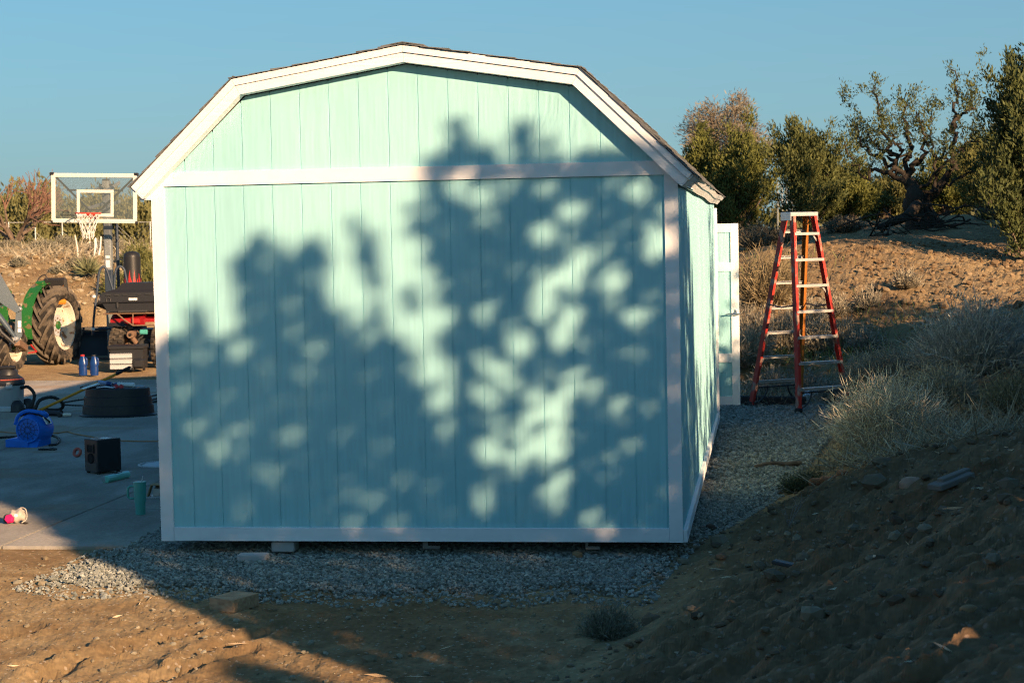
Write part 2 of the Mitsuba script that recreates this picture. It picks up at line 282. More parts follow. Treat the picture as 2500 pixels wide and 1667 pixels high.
def height(x, y, fine=True):
    """ground level at the points"""
    x, y = np.asarray(x, float), np.asarray(y, float); sh = x.shape
    q = np.stack([x.ravel(), y.ravel()], 1)
    r0 = np.hypot(q[:, 0], q[:, 1])
    z = np.empty(len(q)); qq = q * np.minimum(1, 110 / np.maximum(r0, 1e-6))[:, None]
    for i in range(0, len(q), 60000): z[i:i + 60000] = _rbf(qq[i:i + 60000])
    z = np.where(r0 > 110, z + (1.3 - z) * np.clip((r0 - 110) / 200, 0, 1), z)
    pts = shapely.points(q); ins = shapely.contains(PAD, pts)
    d = np.where(ins, 0, shapely.distance(PAD, pts))
    k = np.clip(d / 0.55, 0, 1); k = k * k * (3 - 2 * k)
    z = np.maximum(z, 0.02) * k
    if fine:
        P3 = np.stack([q[:, 0], q[:, 1], np.zeros(len(q))], 1)
        near = np.clip(1.4 - r0 / 60, 0.15, 1)
        big = meshkit.fbm(P3 * 1.7, 4, 3) - 0.5; sm = meshkit.fbm(P3 * 9.0, 3, 7) - 0.5; rid = np.abs(meshkit.fbm(P3 * np.array([3.6, 5.5, 1]), 4, 11) - 0.5)
        z = z + k * near * (0.13 * big + 0.06 * sm - 0.08 * rid + 0.01)
        qa, qb = 0.91 * q[:, 0] + 0.42 * q[:, 1], -0.42 * q[:, 0] + 0.91 * q[:, 1]
        rak = np.abs(meshkit.fbm(np.stack([qa * 1.5, qb * 5.5, qa * 0], 1), 4, 19) - 0.5)
        z = z + k * np.where(q[:, 1] < 9, 1, 0.35) * near * (0.07 - 0.42 * rak)
        dirt = ins & (q[:, 1] < -0.3)
        z = z + np.where(dirt, (0.040 * (meshkit.fbm(P3 * 4.5, 4, 21) - 0.5) + 0.028 * (meshkit.fbm(P3 * 19.0, 3, 23) - 0.5)) * np.clip((-q[:, 1] - 0.3) / 0.8, 0, 1), 0)
        for a, b in TRACKS:                    # tyre marks pressed into the dirt
            a, b = np.array(a), np.array(b); t = np.clip(((q - a) @ (b - a)) / ((b - a) @ (b - a)), 0, 1)
            dd = np.linalg.norm(q - a - t[:, None] * (b - a), axis=1) + 0.10 * (meshkit.noise(P3 * 2.3, 5) - 0.5)
            cleat = 0.6 + 0.4 * (meshkit.noise(np.stack([t * 40, t * 0, t * 0], 1), 4) > 0.5)
            z = z - 0.045 * np.exp(-(dd / 0.06) ** 2) * cleat * dirt + 0.020 * np.exp(-((dd - 0.12) / 0.05) ** 2) * dirt
        z = np.where(ins & (q[:, 1] >= -0.3), z - 0.004, z)
    return z.reshape(sh)
C0 = np.array([4.2, -12.2])
ang = np.concatenate([np.linspace(-PI, -0.50, 40)[:-1], np.linspace(-0.50, 0.24, 470), np.linspace(0.24, PI, 40)[1:]])
rad = np.concatenate([[0.0, 1.0, 2.0, 2.8], 4.2 * 1.0056 ** np.arange(0, 580), np.geomspace(110, 2200, 26)])
AA, RR = np.meshgrid(ang, rad)
GX, GY = C0[0] + RR * np.sin(AA), C0[1] + RR * np.cos(AA)
GZ = height(GX, GY)
na, nr = len(ang), len(rad)
ii = (np.arange(nr - 1)[:, None] * na + np.arange(na - 1)[None]).ravel()
gf = np.vstack([np.stack([ii, ii + 1, ii + na + 1], 1), np.stack([ii, ii + na + 1, ii + na], 1)])[:, ::-1]
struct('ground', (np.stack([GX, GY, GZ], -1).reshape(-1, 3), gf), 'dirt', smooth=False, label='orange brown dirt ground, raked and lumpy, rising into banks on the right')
def ground_z(x, y): return float(height(np.array([x]), np.array([y]))[0])

# concrete slab in panels, joints between them
sx = [-14.0, -9.9, -6.2, -2.55, -0.25]; sy = [0.35, 2.15, 4.75, 7.05, 10.6, 13.4, 15.9]
sx = [-15.5, -11.5, -7.6, -3.9, -1.32, 1.0]; 
slab = thing('concrete_slab', 'grey concrete slab with saw-cut joints left of the mint shed', 'slab'); labels[slab] = {'kind': 'structure', 'label': 'stained grey concrete slab in jointed panels left of the shed'}
for i in range(len(sx) - 1):
    for j in range(len(sy) - 1):
        x0, x1, y0, y1 = sx[i] + 0.006, sx[i + 1] - 0.006, sy[j] + 0.006, sy[j + 1] - 0.006
        part(slab, 'panel', box(((x0 + x1) / 2, (y0 + y1) / 2, -0.04), (x1 - x0, y1 - y0, 0.12), ch=0.006), 'concrete')
SLAB = 0.02

# gravel: stones lying in a bed
g = rng(5)
gp = [on_level(*p)[:2] for p in [(112, 1338), (185, 1300), (250, 1276), (330, 1240), (365, 1218)]] + [(0.1, 9.5), (0.2, 11.5), (3.2, 12.0), (5.0, 11.3)] + \
     [tuple(e) for e in EDGE[::-1][:5]] + [on_level(*p)[:2] for p in [(1440, 1370), (1300, 1350), (1150, 1375), (1000, 1362), (850, 1375), (700, 1362), (560, 1368), (440, 1352), (300, 1352), (200, 1356)]]
GRAVEL = Polygon([tuple(p) for p in gp]).buffer(0)
def scatter(poly, n, seed):
    g = rng(seed); x0, y0, x1, y1 = poly.bounds; out = []
    while len(out) < n:
        q = g.uniform((x0, y0), (x1, y1), (n * 2, 2)); out += q[shapely.contains(poly, shapely.points(q))].tolist()
    return np.array(out[:n])
def stone_cols(n, g, a, b, spread=0.15):
    t = g.uniform(0, 1, (n, 1)); return np.clip((np.array(a) * (1 - t) + np.array(b) * t) * g.uniform(1 - spread, 1 + spread, (n, 1)) , 0.01, 0.9)
near = GRAVEL.intersection(sbox(-3, -4, 6, 3.0)); near = near.difference(sbox(0.9, 1.1, 3.3, 3.2))
lane = GRAVEL.intersection(sbox(2.6, 3.0, 8, 14))
P1 = scatter(near.buffer(0.06), 62000, 1); P2 = scatter(lane, 30000, 2)
edge = scatter(GRAVEL.buffer(0.30).difference(GRAVEL).intersection(sbox(-0.6, -3.4, 3.5, 0.5)), 1500, 3)
P = np.vstack([P1, P2, edge])
dB = shapely.distance(GRAVEL.boundary, shapely.points(P)); P = P[(g.uniform(0, 1, len(P)) < np.clip(0.25 + dB / 0.22, 0, 1)) | (P[:, 1] > 1)]
hz = height(P[:, 0], P[:, 1], False)
S = g.uniform(0.006, 0.0155, len(P)); S[P[:, 1] > 3.0] *= 1.35; S[g.uniform(0, 1, len(P)) < 0.03] *= 1.6
lift = g.uniform(0.0, 0.028, len(P)) * np.where(shapely.contains(GRAVEL, shapely.points(P)), 1, 0.3)
m, c = stones(np.column_stack([P, hz + lift]), S, 9, flat=0.75, jit=0.35, base=OCT, colors=stone_cols(len(P), g, (0.125, 0.135, 0.118), (0.36, 0.372, 0.335)))
solo('gravel', m, 'stone', 'loose grey crushed gravel under and around the shed', 'gravel', kind='stuff', color=c)
solo('gravel_base', extrude(GRAVEL.difference(sbox(-5, 0.36, -0.02, 20)).buffer(-0.22), 0.008), 'grey_block', 'grey gravel dust bed below the loose stones', 'gravel bed', kind='stuff')

# clods and pebbles on the dirt
dirt_near = sbox(-3.5, -6.5, 3.4, 0.0).difference(GRAVEL)
bank = Polygon([tuple(e) for e in EDGE] + [(9.5, 11.4), (9, 2), (6, -6), (4.2, -7.5)])
mound = Polygon([(4.6, 12.5), (3.6, 13.2), (3.6, 18.5), (13, 19), (13, 11)])
far_bank = Polygon([(-16, 28.5), (-4, 30), (-4, 36), (-16, 36)])
Pc = np.vstack([scatter(dirt_near, 3200, 11), scatter(bank, 4200, 12), scatter(mound, 6000, 13), scatter(far_bank, 2200, 14)])
Sc = np.concatenate([g.gamma(1.2, 0.0042, 3200) + 0.003, g.gamma(1.2, 0.009, 4200) + 0.004, g.gamma(1.5, 0.009, 6000) + 0.007, g.gamma(1.6, 0.022, 2200) + 0.02])
Sc = np.minimum(Sc, 0.09)
cc = np.array([0.60, 0.69, 0.70]) * np.vstack([stone_cols(3200, g, (0.26, 0.17, 0.10), (0.46, 0.36, 0.26)), stone_cols(4200, g, (0.15, 0.09, 0.055), (0.34, 0.24, 0.16), 0.25), stone_cols(6000, g, (0.27, 0.15, 0.08), (0.42, 0.27, 0.16)), stone_cols(2200, g, (0.40, 0.25, 0.13), (0.6, 0.45, 0.32))])
m, c = stones(np.column_stack([Pc, height(Pc[:, 0], Pc[:, 1]) + Sc * 0.25]), Sc, 15, colors=cc)
solo('clods', m, 'stone', 'crumbled clods and pebbles strewn over the dirt', 'clods', kind='stuff', color=c)
# straw and wood chips in the front dirt
nw = 340; Pw = scatter(dirt_near.union(bank.intersection(sbox(2, -7, 8, 4))), nw, 17); aw = g.uniform(0, PI, nw)
Dw = np.column_stack([np.cos(aw), np.sin(aw), g.normal(0, 0.08, nw)])
m, c = leaves(np.column_stack([Pw, height(Pw[:, 0], Pw[:, 1]) + 0.012]), Dw, g.uniform(0.03, 0.14, nw), g.uniform(0.006, 0.02, nw), 18, stone_cols(nw, g, (0.38, 0.26, 0.15), (0.60, 0.48, 0.33)))
solo('wood_chips', m, 'leafy', 'pale splinters and straw lying on the front dirt', 'wood chips', kind='stuff', color=c)

# ---------------------------------------------------------------- the shed
shed = thing('shed', 'mint green gambrel-roofed shed with white trim, dappled by tree shade', 'shed')
z0 = SH
TOPL = [(-0.10, 2.433), (0.623, 3.136), (W_ / 2, 3.325), (W_ - 0.623, 3.136), (W_ + 0.10, 2.433)]
def offset_line(pts, d):
    """the polyline moved inwards (down) by d, mitred; end points cut square"""
    P = np.array(pts); out = []
    seg = np.diff(P, axis=0); seg /= np.linalg.norm(seg, axis=1, keepdims=True); nn = np.stack([seg[:, 1], -seg[:, 0]], 1)
    for i in range(len(P)):
        if i == 0: out.append(P[0] + nn[0] * d)
        elif i == len(P) - 1: out.append(P[-1] + nn[-1] * d)
        else:
            b = nn[i - 1] + nn[i]; b /= np.linalg.norm(b); out.append(P[i] + b * d / (b @ nn[i]))
    return np.array(out)
R0, R1, R2 = np.array(TOPL), offset_line(TOPL, 0.046), offset_line(TOPL, 0.110)
def slab_y(poly2, y0, y1):
    """polygon in (x, z) extruded from y0 to y1"""
    v, f = extrude(poly2, y1 - y0); v = np.stack([v[:, 0], y0 + v[:, 2], v[:, 1]], 1)
    return v, f[:, ::-1]
# siding in boards
BAND0, BAND1, BASE1 = 2.434, 2.527, 0.095
roof_under = Polygon([(0.0, 0), (W_, 0), (W_, R2[-1][1] + 0.04)] + [tuple(p) for p in R2[::-1][1:-1]] + [(0.0, R2[0][1] + 0.04)])
wall = part(shed, 'front_wall', xf(slab_y(roof_under.buffer(-0.012), 0.0255, 0.075), None, (0, 0, z0)), 'mint_paint', label='front gable wall of mint grooved boards')
GX0, GS = 0.0345, 0.2032
def groove_xs(): return [GX0 + GS * k for k in range(-1, 20)]
gx = groove_xs()
for lo, hi in ((BASE1 - 0.02, BAND0 + 0.02), (BAND1 - 0.02, 4.0)):
    for a, b in zip(gx[:-1], gx[1:]):
        cell = sbox(max(a + 0.0038, 0.05), lo, min(b - 0.0038, W_ - 0.05), hi)
        if cell.bounds[2] - cell.bounds[0] < 0.01: continue
        q = cell.intersection(roof_under.buffer(-0.004))
        if q.is_empty or q.area < 0.004 or q.geom_type != 'Polygon': continue
        part(wall, 'board', xf(slab_y(q, 0.020, 0.0275), None, (0, 0, z0)), 'mint_paint')
# side walls, back wall
def side_wall(x, sgn):
    ms = [box((x - sgn * 0.03, L_ / 2, z0 + 1.18), (0.04, L_ - 0.1, 2.36))]
    k = int(L_ / GS)
    for i in range(k + 1):
        y0, y1 = max(0.024, i * GS - 0.08 + 0.0045), min(L_, i * GS - 0.08 + GS - 0.0045)
        if y1 - y0 > 0.02: ms.append(box((x - sgn * 0.006, (y0 + y1) / 2, z0 + 1.18), (0.012, y1 - y0, 2.36)))
    return ms
rw = part(shed, 'side_wall', side_wall(W_, 1)[0], 'mint_paint')
for m in side_wall(W_, 1)[1:]: part(rw, 'board', m, 'mint_paint')
part(shed, 'side_wall', cat(*side_wall(0.0, -1)), 'mint_paint')
part(shed, 'back_wall', xf(slab_y(roof_under.buffer(-0.01), L_ - 0.06, L_ - 0.01), None, (0, 0, z0)), 'mint_paint')
# trim
def trim(name, c, s, m_): part(shed, name, box((c[0], c[1], c[2] + z0), s, ch=0.003), m_)
ztop = lambda x: float(np.interp(x, R2[:, 0], R2[:, 1]))
for xa, xb in ((0.0, 0.09), (W_ - 0.09, W_)):
    q = Polygon([(xa, 0), (xb, 0), (xb, ztop(xb) + 0.03), (xa, ztop(xa) + 0.03)])
    part(shed, 'corner_trim', xf(slab_y(q, 0.0, 0.0195), None, (0, 0, z0)), 'white_paint_upright')
q = Polygon([(0.09, BAND0), (W_ - 0.09, BAND0), (W_ - 0.09, BAND1), (0.09, BAND1)]).intersection(roof_under)
part(shed, 'band_board', xf(slab_y(q, 0.001, 0.0195), None, (0, 0, z0)), 'white_paint_level')
trim('base_board', (W_ / 2, 0.0105, BASE1 / 2), (W_ - 0.182, 0.019, BASE1), 'white_paint_level')
trim('side_base_board', (W_ + 0.0155, L_ / 2, 0.042), (0.03, L_ - 0.02, 0.085), 'white_paint_level')
trim('side_corner_trim', (W_ + 0.0145, L_ - 0.045, 1.2), (0.028, 0.09, 2.22), 'white_paint_upright')
# rake boards on the gable, in two layers, four lengths each, front and back
for yo, mir in ((0, 1), (L_, -1)):
    for (A, B, ya, yb) in ((R0, R1, -0.115, 0.0), (R1, R2, -0.100, 0.0)):
        for i in range(4):
            e = 0.0008; q = [A[i], A[i + 1], B[i + 1], B[i]]
            y0, y1 = (ya, yb) if mir == 1 else (L_ - yb + 0.002, L_ - ya)
            part(shed, 'rake_board', xf(slab_y(Polygon(q).buffer(-e), y0, y1), None, (0, 0, z0)), 'white_paint_level')
# roof deck between the rakes and the eave fascia
deck = Polygon([tuple(p) for p in R0] + [tuple(p) for p in R2[::-1]]).buffer(-0.006)
roof = part(shed, 'roof', xf(slab_y(deck, 0.003, L_ - 0.003), None, (0, 0, z0)), 'old_wood')
def eave(sgn):
    for (A, B, nm) in ((R0, R1, 'fascia_board'), (R1, R2, 'fascia_board')):
        a, b = (A[-1], B[-1]) if sgn > 0 else (A[0], B[0])
        d = np.array([b[0] - a[0], b[1] - a[1]]); n2 = np.array([-d[1], d[0]]) / np.linalg.norm(d) * sgn * (0.012 if A is R0 else 0.006)
        ys = np.linspace(-0.10, L_ + 0.10, 30); V = []
        for y in ys:
            w = 0.010 * math.sin(y * 0.72 + 0.4) + 0.006 * math.sin(y * 1.9) if 0 < y < L_ else 0
            for p in (a + d * 0.02 + n2 * 0.05, a + d * 0.02 + n2, b - d * 0.02 + n2, b - d * 0.02 + n2 * 0.05): V.append((p[0] + w * n2[0] * 20 * 0.2, y, p[1] + w + z0))
        F = []
        for i in range(len(ys) - 1):
            for k in range(4):
                p_, q_ = i * 4 + k, i * 4 + (k + 1) % 4
                F += [[p_, q_, q_ + 4], [p_, q_ + 4, p_ + 4]]
        n_ = len(V) - 4
        F += [[0, 2, 1], [0, 3, 2], [n_, n_ + 1, n_ + 2], [n_, n_ + 2, n_ + 3]]
        part(shed, nm, (np.array(V), np.array(F)), 'white_paint_level')
eave(1); eave(-1)
part(shed, 'soffit', box((-0.045, L_ / 2, z0 + 2.352), (0.085, L_ - 0.03, 0.012)), 'white_paint_level')
part(shed, 'soffit_return', hull([(-0.05, -0.02, z0 + 2.345), (-0.002, -0.02, z0 + 2.345), (-0.002, -0.02, z0 + 2.40), (-0.05, 0.1, z0 + 2.345), (-0.002, 0.1, z0 + 2.345), (-0.002, 0.1, z0 + 2.40)]), 'white_paint_level')
part(shed, 'soffit', box((W_ + 0.02, L_ / 2, z0 + 2.372), (0.035, L_ - 0.03, 0.012)), 'white_paint_level')
# shingle courses
g = rng(31); sh = []
for i in range(4):
    lowest_first = (0, 1) if i < 2 else (1, 0)
    a, b = (R0[i], R0[i + 1]) if i < 2 else (R0[i + 1], R0[i])       # a low, b high
    d = b - a; L = np.linalg.norm(d); d /= L; nrm = np.array([-d[1], d[0]]) * (1 if i < 2 else -1)
    k = int(L / 0.135); step = L / k
    for j in range(k):
        y = -0.128 - g.uniform(0, 0.25)
        while y < L_ + 0.12:
            w = g.uniform(0.14, 0.34); y0 = max(y, -0.125 - g.uniform(0, 0.012)); y1 = min(y + w, L_ + 0.125); y += w
            if y1 - y0 < 0.03: continue
            th = g.choice([0.004, 0.007, 0.010]); s0 = j * step - 0.014 - g.uniform(0, 0.006); s1 = s0 + step * 1.28
            P4 = [(s0, 0.004), (s1, 0.000), (s1, 0.003), (s0, 0.004 + th)]
            V = [[*(a + d * s + nrm * t)[[0]], yy, (a + d * s + nrm * t)[1] + z0 + 0.002] for yy in (y0, y1 - 0.004) for s, t in P4]
            sh.append((np.array(V), np.array([[0, 1, 2], [0, 2, 3], [4, 6, 5], [4, 7, 6], [0, 4, 5], [0, 5, 1], [1, 5, 6], [1, 6, 2], [2, 6, 7], [2, 7, 3], [3, 7, 4], [3, 4, 0]])))
part(roof, 'shingles', cat(*sh), 'shingle', kind='stuff', label='weathered grey asphalt shingle courses')
part(roof, 'ridge_cap', cat(*[box((W_ / 2 + s * 0.07, y, z0 + 3.331), (0.15, 0.235, 0.007), roty(s * 0.159)) for s in (-1, 1) for y in np.arange(-0.01, L_ + 0.05, 0.24)]), 'shingle')
# floor skids and blocks
part(shed, 'floor_frame', box((W_ / 2, L_ / 2, z0 + 0.07), (W_ - 0.1, L_ - 0.15, 0.13)), 'under_black')
for x in (0.82, 1.83, 2.93):
    part(shed, 'skid', box((x + 0.06, L_ / 2, z0 - 0.022), (0.09, L_ - 0.25, 0.05)), 'timber_dark')
for x, w in ((0.85, 0.16), (1.86, 0.12), (2.97, 0.10)):
    part(shed, 'foundation_block', box((x, 0.10 if x < 1 else 0.24, z0 - 0.045), (w, 0.14, 0.07), ch=0.006), 'grey_block')
# door leaf folded flat against the back wall, standing out past the corner
DY = L_ + 0.13
dr_top, dr_right = at(1698, 513, 20.5), at(1698.4, 928.5, 20.5)
xr, zt, zb = (dr_top[0] + dr_right[0]) / 2, dr_top[2], dr_right[2]
door = part(shed, 'door', box((xr - 0.31, DY + 0.022, (zt + zb) / 2), (0.62, 0.03, zt - zb)), 'mint_paint', label='white framed plank door with mint panels, swung open at the far corner')
for zz, hh in ((zt - 0.048, 0.096), (zt - 0.475, 0.096), (zb + 0.52, 0.10), (zb + 0.048, 0.096)):
    part(door, 'rail', box((xr - 0.31, DY - 0.004, zz), (0.62 - 0.172, 0.022, hh), ch=0.002), 'white_paint_level')
for xx in (xr - 0.043, xr - 0.577):
    part(door, 'stile', box((xx, DY - 0.005, (zt + zb) / 2), (0.086, 0.024, zt - zb), ch=0.002), 'white_paint_upright')
for x0_ in (xr - 0.52, xr - 0.34, xr - 0.18):
    part(door, 'plank', box((x0_ + 0.0, DY + 0.005, (zt + zb) / 2), (0.155, 0.010, zt - zb - 0.1)), 'mint_paint')
hz_ = at(1685, 720, 20.5)[2]
part(door, 'handle', cat(cyl((xr - 0.043, DY - 0.026, hz_), 0.025, 0.02, 20, rotx(PI / 2), 0.003), tube([(xr - 0.043, DY - 0.03, hz_), (xr - 0.043, DY - 0.06, hz_), (xr - 0.10, DY - 0.062, hz_ + 0.002), (xr - 0.15, DY - 0.06, hz_ - 0.004)], 0.009, 8),
     tube([(xr - 0.043, DY - 0.04, hz_), (xr + 0.012, DY - 0.045, hz_)], 0.009, 8), box((xr - 0.043, DY - 0.02, hz_ + 0.02), (0.03, 0.01, 0.05), ch=0.003)), 'chrome', smooth=40)
solo('paver', box((on_level(598, 1276)[0] + 0.02, 0.02 - 0.16, 0.03), (0.20, 0.12, 0.055), rotz(0.05), 0.006), 'grey_block', 'flat grey concrete paver in the gravel below the left foundation block', 'paver')
#PART2
# ---------------------------------------------------------------- the step ladder behind the shed
lad = thing('step_ladder', 'worn red fibreglass step ladder with aluminium steps standing on the gravel', 'ladder')
fB, fA, fC = (on_level(*p) for p in ((1833, 953), (1723, 937), (1952, 944)))
fD = fC + (fA - fB)
for p in (fA, fB, fC, fD): p[2] = ground_z(p[0], p[1]) + 0.02
wv = (fC - fB); wv[2] = 0; wv /= np.linalg.norm(wv); cen = (fA + fB + fC + fD) / 4; sv = np.array([-wv[1], wv[0], 0.0])
top_z = at(1838, 487, 22.1)[2]
ctr = at(1836, 492, 22.1); ctr[2] = top_z
hw, hs = 0.165, 0.075
tp = {'B': ctr - wv * hw - sv * hs, 'C': ctr + wv * hw - sv * hs, 'A': ctr - wv * hw + sv * hs, 'D': ctr + wv * hw + sv * hs}
ft = {'A': fA, 'B': fB, 'C': fC, 'D': fD}
for k in 'ABCD': tp[k] = tp[k] - [0, 0, 0.05]
part(lad, 'top_cap', cat(box(ctr - [0, 0, 0.012], (2 * hw + 0.07, 2 * hs + 0.05, 0.022), np.stack([wv, sv, [0, 0, 1]], 1), 0.004), *[box(ctr + wv * q * (hw + 0.028) - [0, 0, 0.055], (0.012, 2 * hs + 0.05, 0.09), np.stack([wv, sv, [0, 0, 1]], 1), 0.003) for q in (-1, 1)],
     box(ctr - sv * (hs + 0.023) - [0, 0, 0.03], (2 * hw + 0.06, 0.004, 0.035), np.stack([wv, sv, [0, 0, 1]], 1))), 'aluminium')
for k in 'ABCD':
    a, b = ft[k], tp[k]; e = 1 if k in 'BA' else -1
    # a channel: web towards the outside, two flanges
    web = beam(a, b, 0.005, 0.075, up=sv)
    f1 = beam(a + wv * e * 0.016 + sv * 0.036, b + wv * e * 0.016 + sv * 0.036, 0.034, 0.005, up=sv)
    f2 = beam(a + wv * e * 0.016 - sv * 0.036, b + wv * e * 0.016 - sv * 0.036, 0.034, 0.005, up=sv)
    part(lad, 'rail', cat(web, f1, f2), 'red_fibreglass' if k in 'ABC' else 'orange_fibreglass', label=None if k in 'ABC' else 'orange weathered rear rail')
    part(lad, 'foot', cat(box(a + [0, 0, 0.025] + wv * e * 0.012, (0.05, 0.095, 0.085), np.stack([wv, sv, [0, 0, 1]], 1), 0.008), box(a + wv * e * 0.012 - [0, 0, 0.012], (0.06, 0.105, 0.016), np.stack([wv, sv, [0, 0, 1]], 1), 0.004)), 'black_rubber')
H_ = tp['B'][2]
for i in range(7):
    t = 0.128 + i * 0.1315
    for (l, r_, nm, dp, th) in (('B', 'C', 'step', 0.085, 0.024), ('A', 'D', 'brace', 0.03, 0.03)):
        tt = t + (0.012 if nm == 'brace' else 0)
        p, q = ft[l] + (tp[l] - ft[l]) * tt, ft[r_] + (tp[r_] - ft[r_]) * tt
        m_ = beam(p + wv * 0.006, q - wv * 0.006, dp, 0.004, ch=0.001)
        fr = beam(p - sv * dp / 2 * (1 if nm == 'step' else -1) + wv * 0.006 - [0, 0, 0.014], q - sv * dp / 2 * (1 if nm == 'step' else -1) - wv * 0.006 - [0, 0, 0.014], 0.004, 0.032 if nm == 'step' else 0.036)
        part(lad, nm, cat(m_, fr), 'aluminium')
        if (nm == 'step' and i in (4, 6)) or (nm == 'brace' and i in (1, 2)):
            for e, pp in ((1, p), (-1, q)):
                part(lad, 'diagonal_brace', beam(pp + wv * e * 0.01 - [0, 0, 0.10], pp + wv * e * 0.085 - [0, 0, 0.01], 0.018, 0.004, up=sv), 'aluminium')
for l, r_ in (('B', 'C'), ('A', 'D')):
    p, q = ft[l] + (tp[l] - ft[l]) * 0.105, ft[r_] + (tp[r_] - ft[r_]) * 0.105
    for e, pp in ((1, p), (-1, q)):
        arc = [pp + wv * e * (0.005 + 0.20 * math.sin(a)) + np.array([0, 0, -0.20 + 0.20 * (1 - math.cos(a)) + 0.012]) for a in np.linspace(0, PI / 2, 9)]
        part(lad, 'corner_brace', tube(arc, 0.011, 6), 'black_plastic')
    part(lad, 'brace_bar', beam(p + wv * 0.01, q - wv * 0.01, 0.03, 0.016), 'black_plastic')
for l, r_ in (('B', 'A'), ('C', 'D')):
    p, q = ft[l] + (tp[l] - ft[l]) * 0.55, ft[r_] + (tp[r_] - ft[r_]) * 0.55
    part(lad, 'spreader', tube([p, (p + q) / 2 - [0, 0, 0.03], q], 0.009, 6), 'dark_steel')

# ---------------------------------------------------------------- things on the slab
# upturned tub
tb = on_level(256, 958, SLAB); tb[1] += 0.25
prof = [(0.0, 0.355), (0.40, 0.355), (0.425, 0.345), (0.432, 0.25), (0.447, 0.245), (0.456, 0.14), (0.470, 0.135), (0.478, 0.03), (0.50, 0.02), (0.515, 0.012), (0.512, 0.0), (0.47, 0.0)]
tub = solo('tub', lathe(prof, 64, None, (tb[0], tb[1], SLAB), 0.96, 0.66), 'black_plastic', 'black ribbed oval tub turned upside down on the slab as a table', 'tub', smooth=35)
TT = SLAB + 0.356
def on_tub(px, dy=0.0): p = at(px, 905, np.hypot(*(tb - CAM)[:2]) + dy); return p[:2]
a = on_tub(205, -0.15); solo('brush_packet', cat(box((a[0] + 0.02, a[1], TT + 0.035), (0.22, 0.09, 0.012), rotz(0.7) @ roty(-0.25), 0.003)), 'label_white', 'white card-wrapped brush lying on the left of the tub', 'brush packet')
a = on_tub(243); k = thing('caulk_tube', 'blue and white caulk tube lying across the items on the tub', 'caulk tube')
Rr = rotz(-0.25) @ roty(PI / 2 + 0.12)
part(k, 'barrel', cyl((a[0], a[1], TT + 0.055), 0.025, 0.20, 20, Rr, 0.003), 'paper_blue', smooth=40)
part(k, 'band', cyl((a[0] + 0.06, a[1] - 0.015, TT + 0.048), 0.0258, 0.07, 20, Rr, 0.002), 'jug_blue', smooth=40)
part(k, 'nozzle', lathe([(0.010, 0.1), (0.004, 0.17), (0, 0.17)], 10, Rr, (a[0], a[1], TT + 0.055)), 'black_plastic')
a = on_tub(240, -0.2); solo('tin_snips', cat(tube([(a[0] - 0.1, a[1], TT + 0.012), (a[0], a[1] + 0.02, TT + 0.02), (a[0] + 0.12, a[1], TT + 0.012)], [0.008, 0.012, 0.008], 8), tube([(a[0] - 0.1, a[1] + 0.03, TT + 0.012), (a[0] + 0.02, a[1] + 0.02, TT + 0.02), (a[0] + 0.13, a[1] + 0.035, TT + 0.012)], [0.008, 0.011, 0.008], 8)), 'chrome', 'bright steel pliers on the front rim of the tub', 'pliers', smooth=True)
a = on_tub(267, -0.2); solo('spring_clamp', cat(cyl((a[0], a[1], TT + 0.022), 0.03, 0.03, 16, rotx(1.2), 0.005), cyl((a[0] + 0.07, a[1], TT + 0.02), 0.028, 0.028, 16, rotx(1.3), 0.005), box((a[0] + 0.035, a[1], TT + 0.02), (0.07, 0.02, 0.02), ch=0.004)), 'red_plastic', 'red plastic clamp on the front edge of the tub', 'clamp', smooth=40)
a = on_tub(290, -0.05); k = solo('paint_roller', cat(cyl((a[0], a[1], TT + 0.03), 0.028, 0.23, 20, rotz(-0.12) @ roty(PI / 2 + 0.03), 0.004)), 'label_white', 'white paint roller cover lying on the right of the tub', 'roller', smooth=40)
a = on_tub(316, -0.1); k = thing('screwdriver', 'long screwdriver sticking out past the right rim of the tub', 'screwdriver')
part(k, 'shaft', tube([(a[0] - 0.12, a[1], TT + 0.010), (a[0] + 0.10, a[1] - 0.01, TT + 0.014)], 0.006, 8), 'chrome'); part(k, 'handle', tube([(a[0] - 0.13, a[1] + .001, TT + 0.016), (a[0] - 0.2, a[1], TT + 0.016)], [0.014, 0.012], 10), 'black_plastic')
a = on_tub(228, 0.05); solo('tray', cat(box((a[0], a[1], TT + 0.012), (0.42, 0.26, 0.02), rotz(0.1), 0.004)), 'print_black', 'dark flat tray under the brushes on the tub', 'tray')
a = on_tub(262, 0.08); solo('rag', cat(*[box((a[0] + dx, a[1] + dy, TT + 0.03), (0.09, 0.07, 0.03), rotz(r_) @ rotx(r_ * 0.4), 0.01) for dx, dy, r_ in ((0, 0, 0.3), (0.06, 0.02, 1.0), (0.02, 0.05, -0.5))]), 'jug_blue', 'crumpled dark blue rag among the tools on the tub', 'rag', smooth=30)
# yellow pole leaning over the tub
pa = on_level(84, 949, SLAB); d0 = np.hypot(*(pa - CAM)[:2]); pb = at(268, 858.5, d0 - 0.7); pc = at(299, 843, d0 - 0.82)
k = thing('extension_pole', 'yellow extension pole with a black grip leaning on the tub', 'pole')
part(k, 'shaft', tube([pa + [0, 0, 0.02], pb], 0.018, 12), 'yellow_paint', smooth=True)
part(k, 'grip', tube([pb, pb + (pc - pb) * 0.9, pc], [0.021, 0.021, 0.016], 12), 'black_rubber', smooth=True)
part(k, 'tip', tube([pa + [0, 0, 0.02], pa + (pa - pb) * 0.03 + [0, 0, 0.018]], [0.016, 0.010], 10), 'black_plastic', smooth=True)
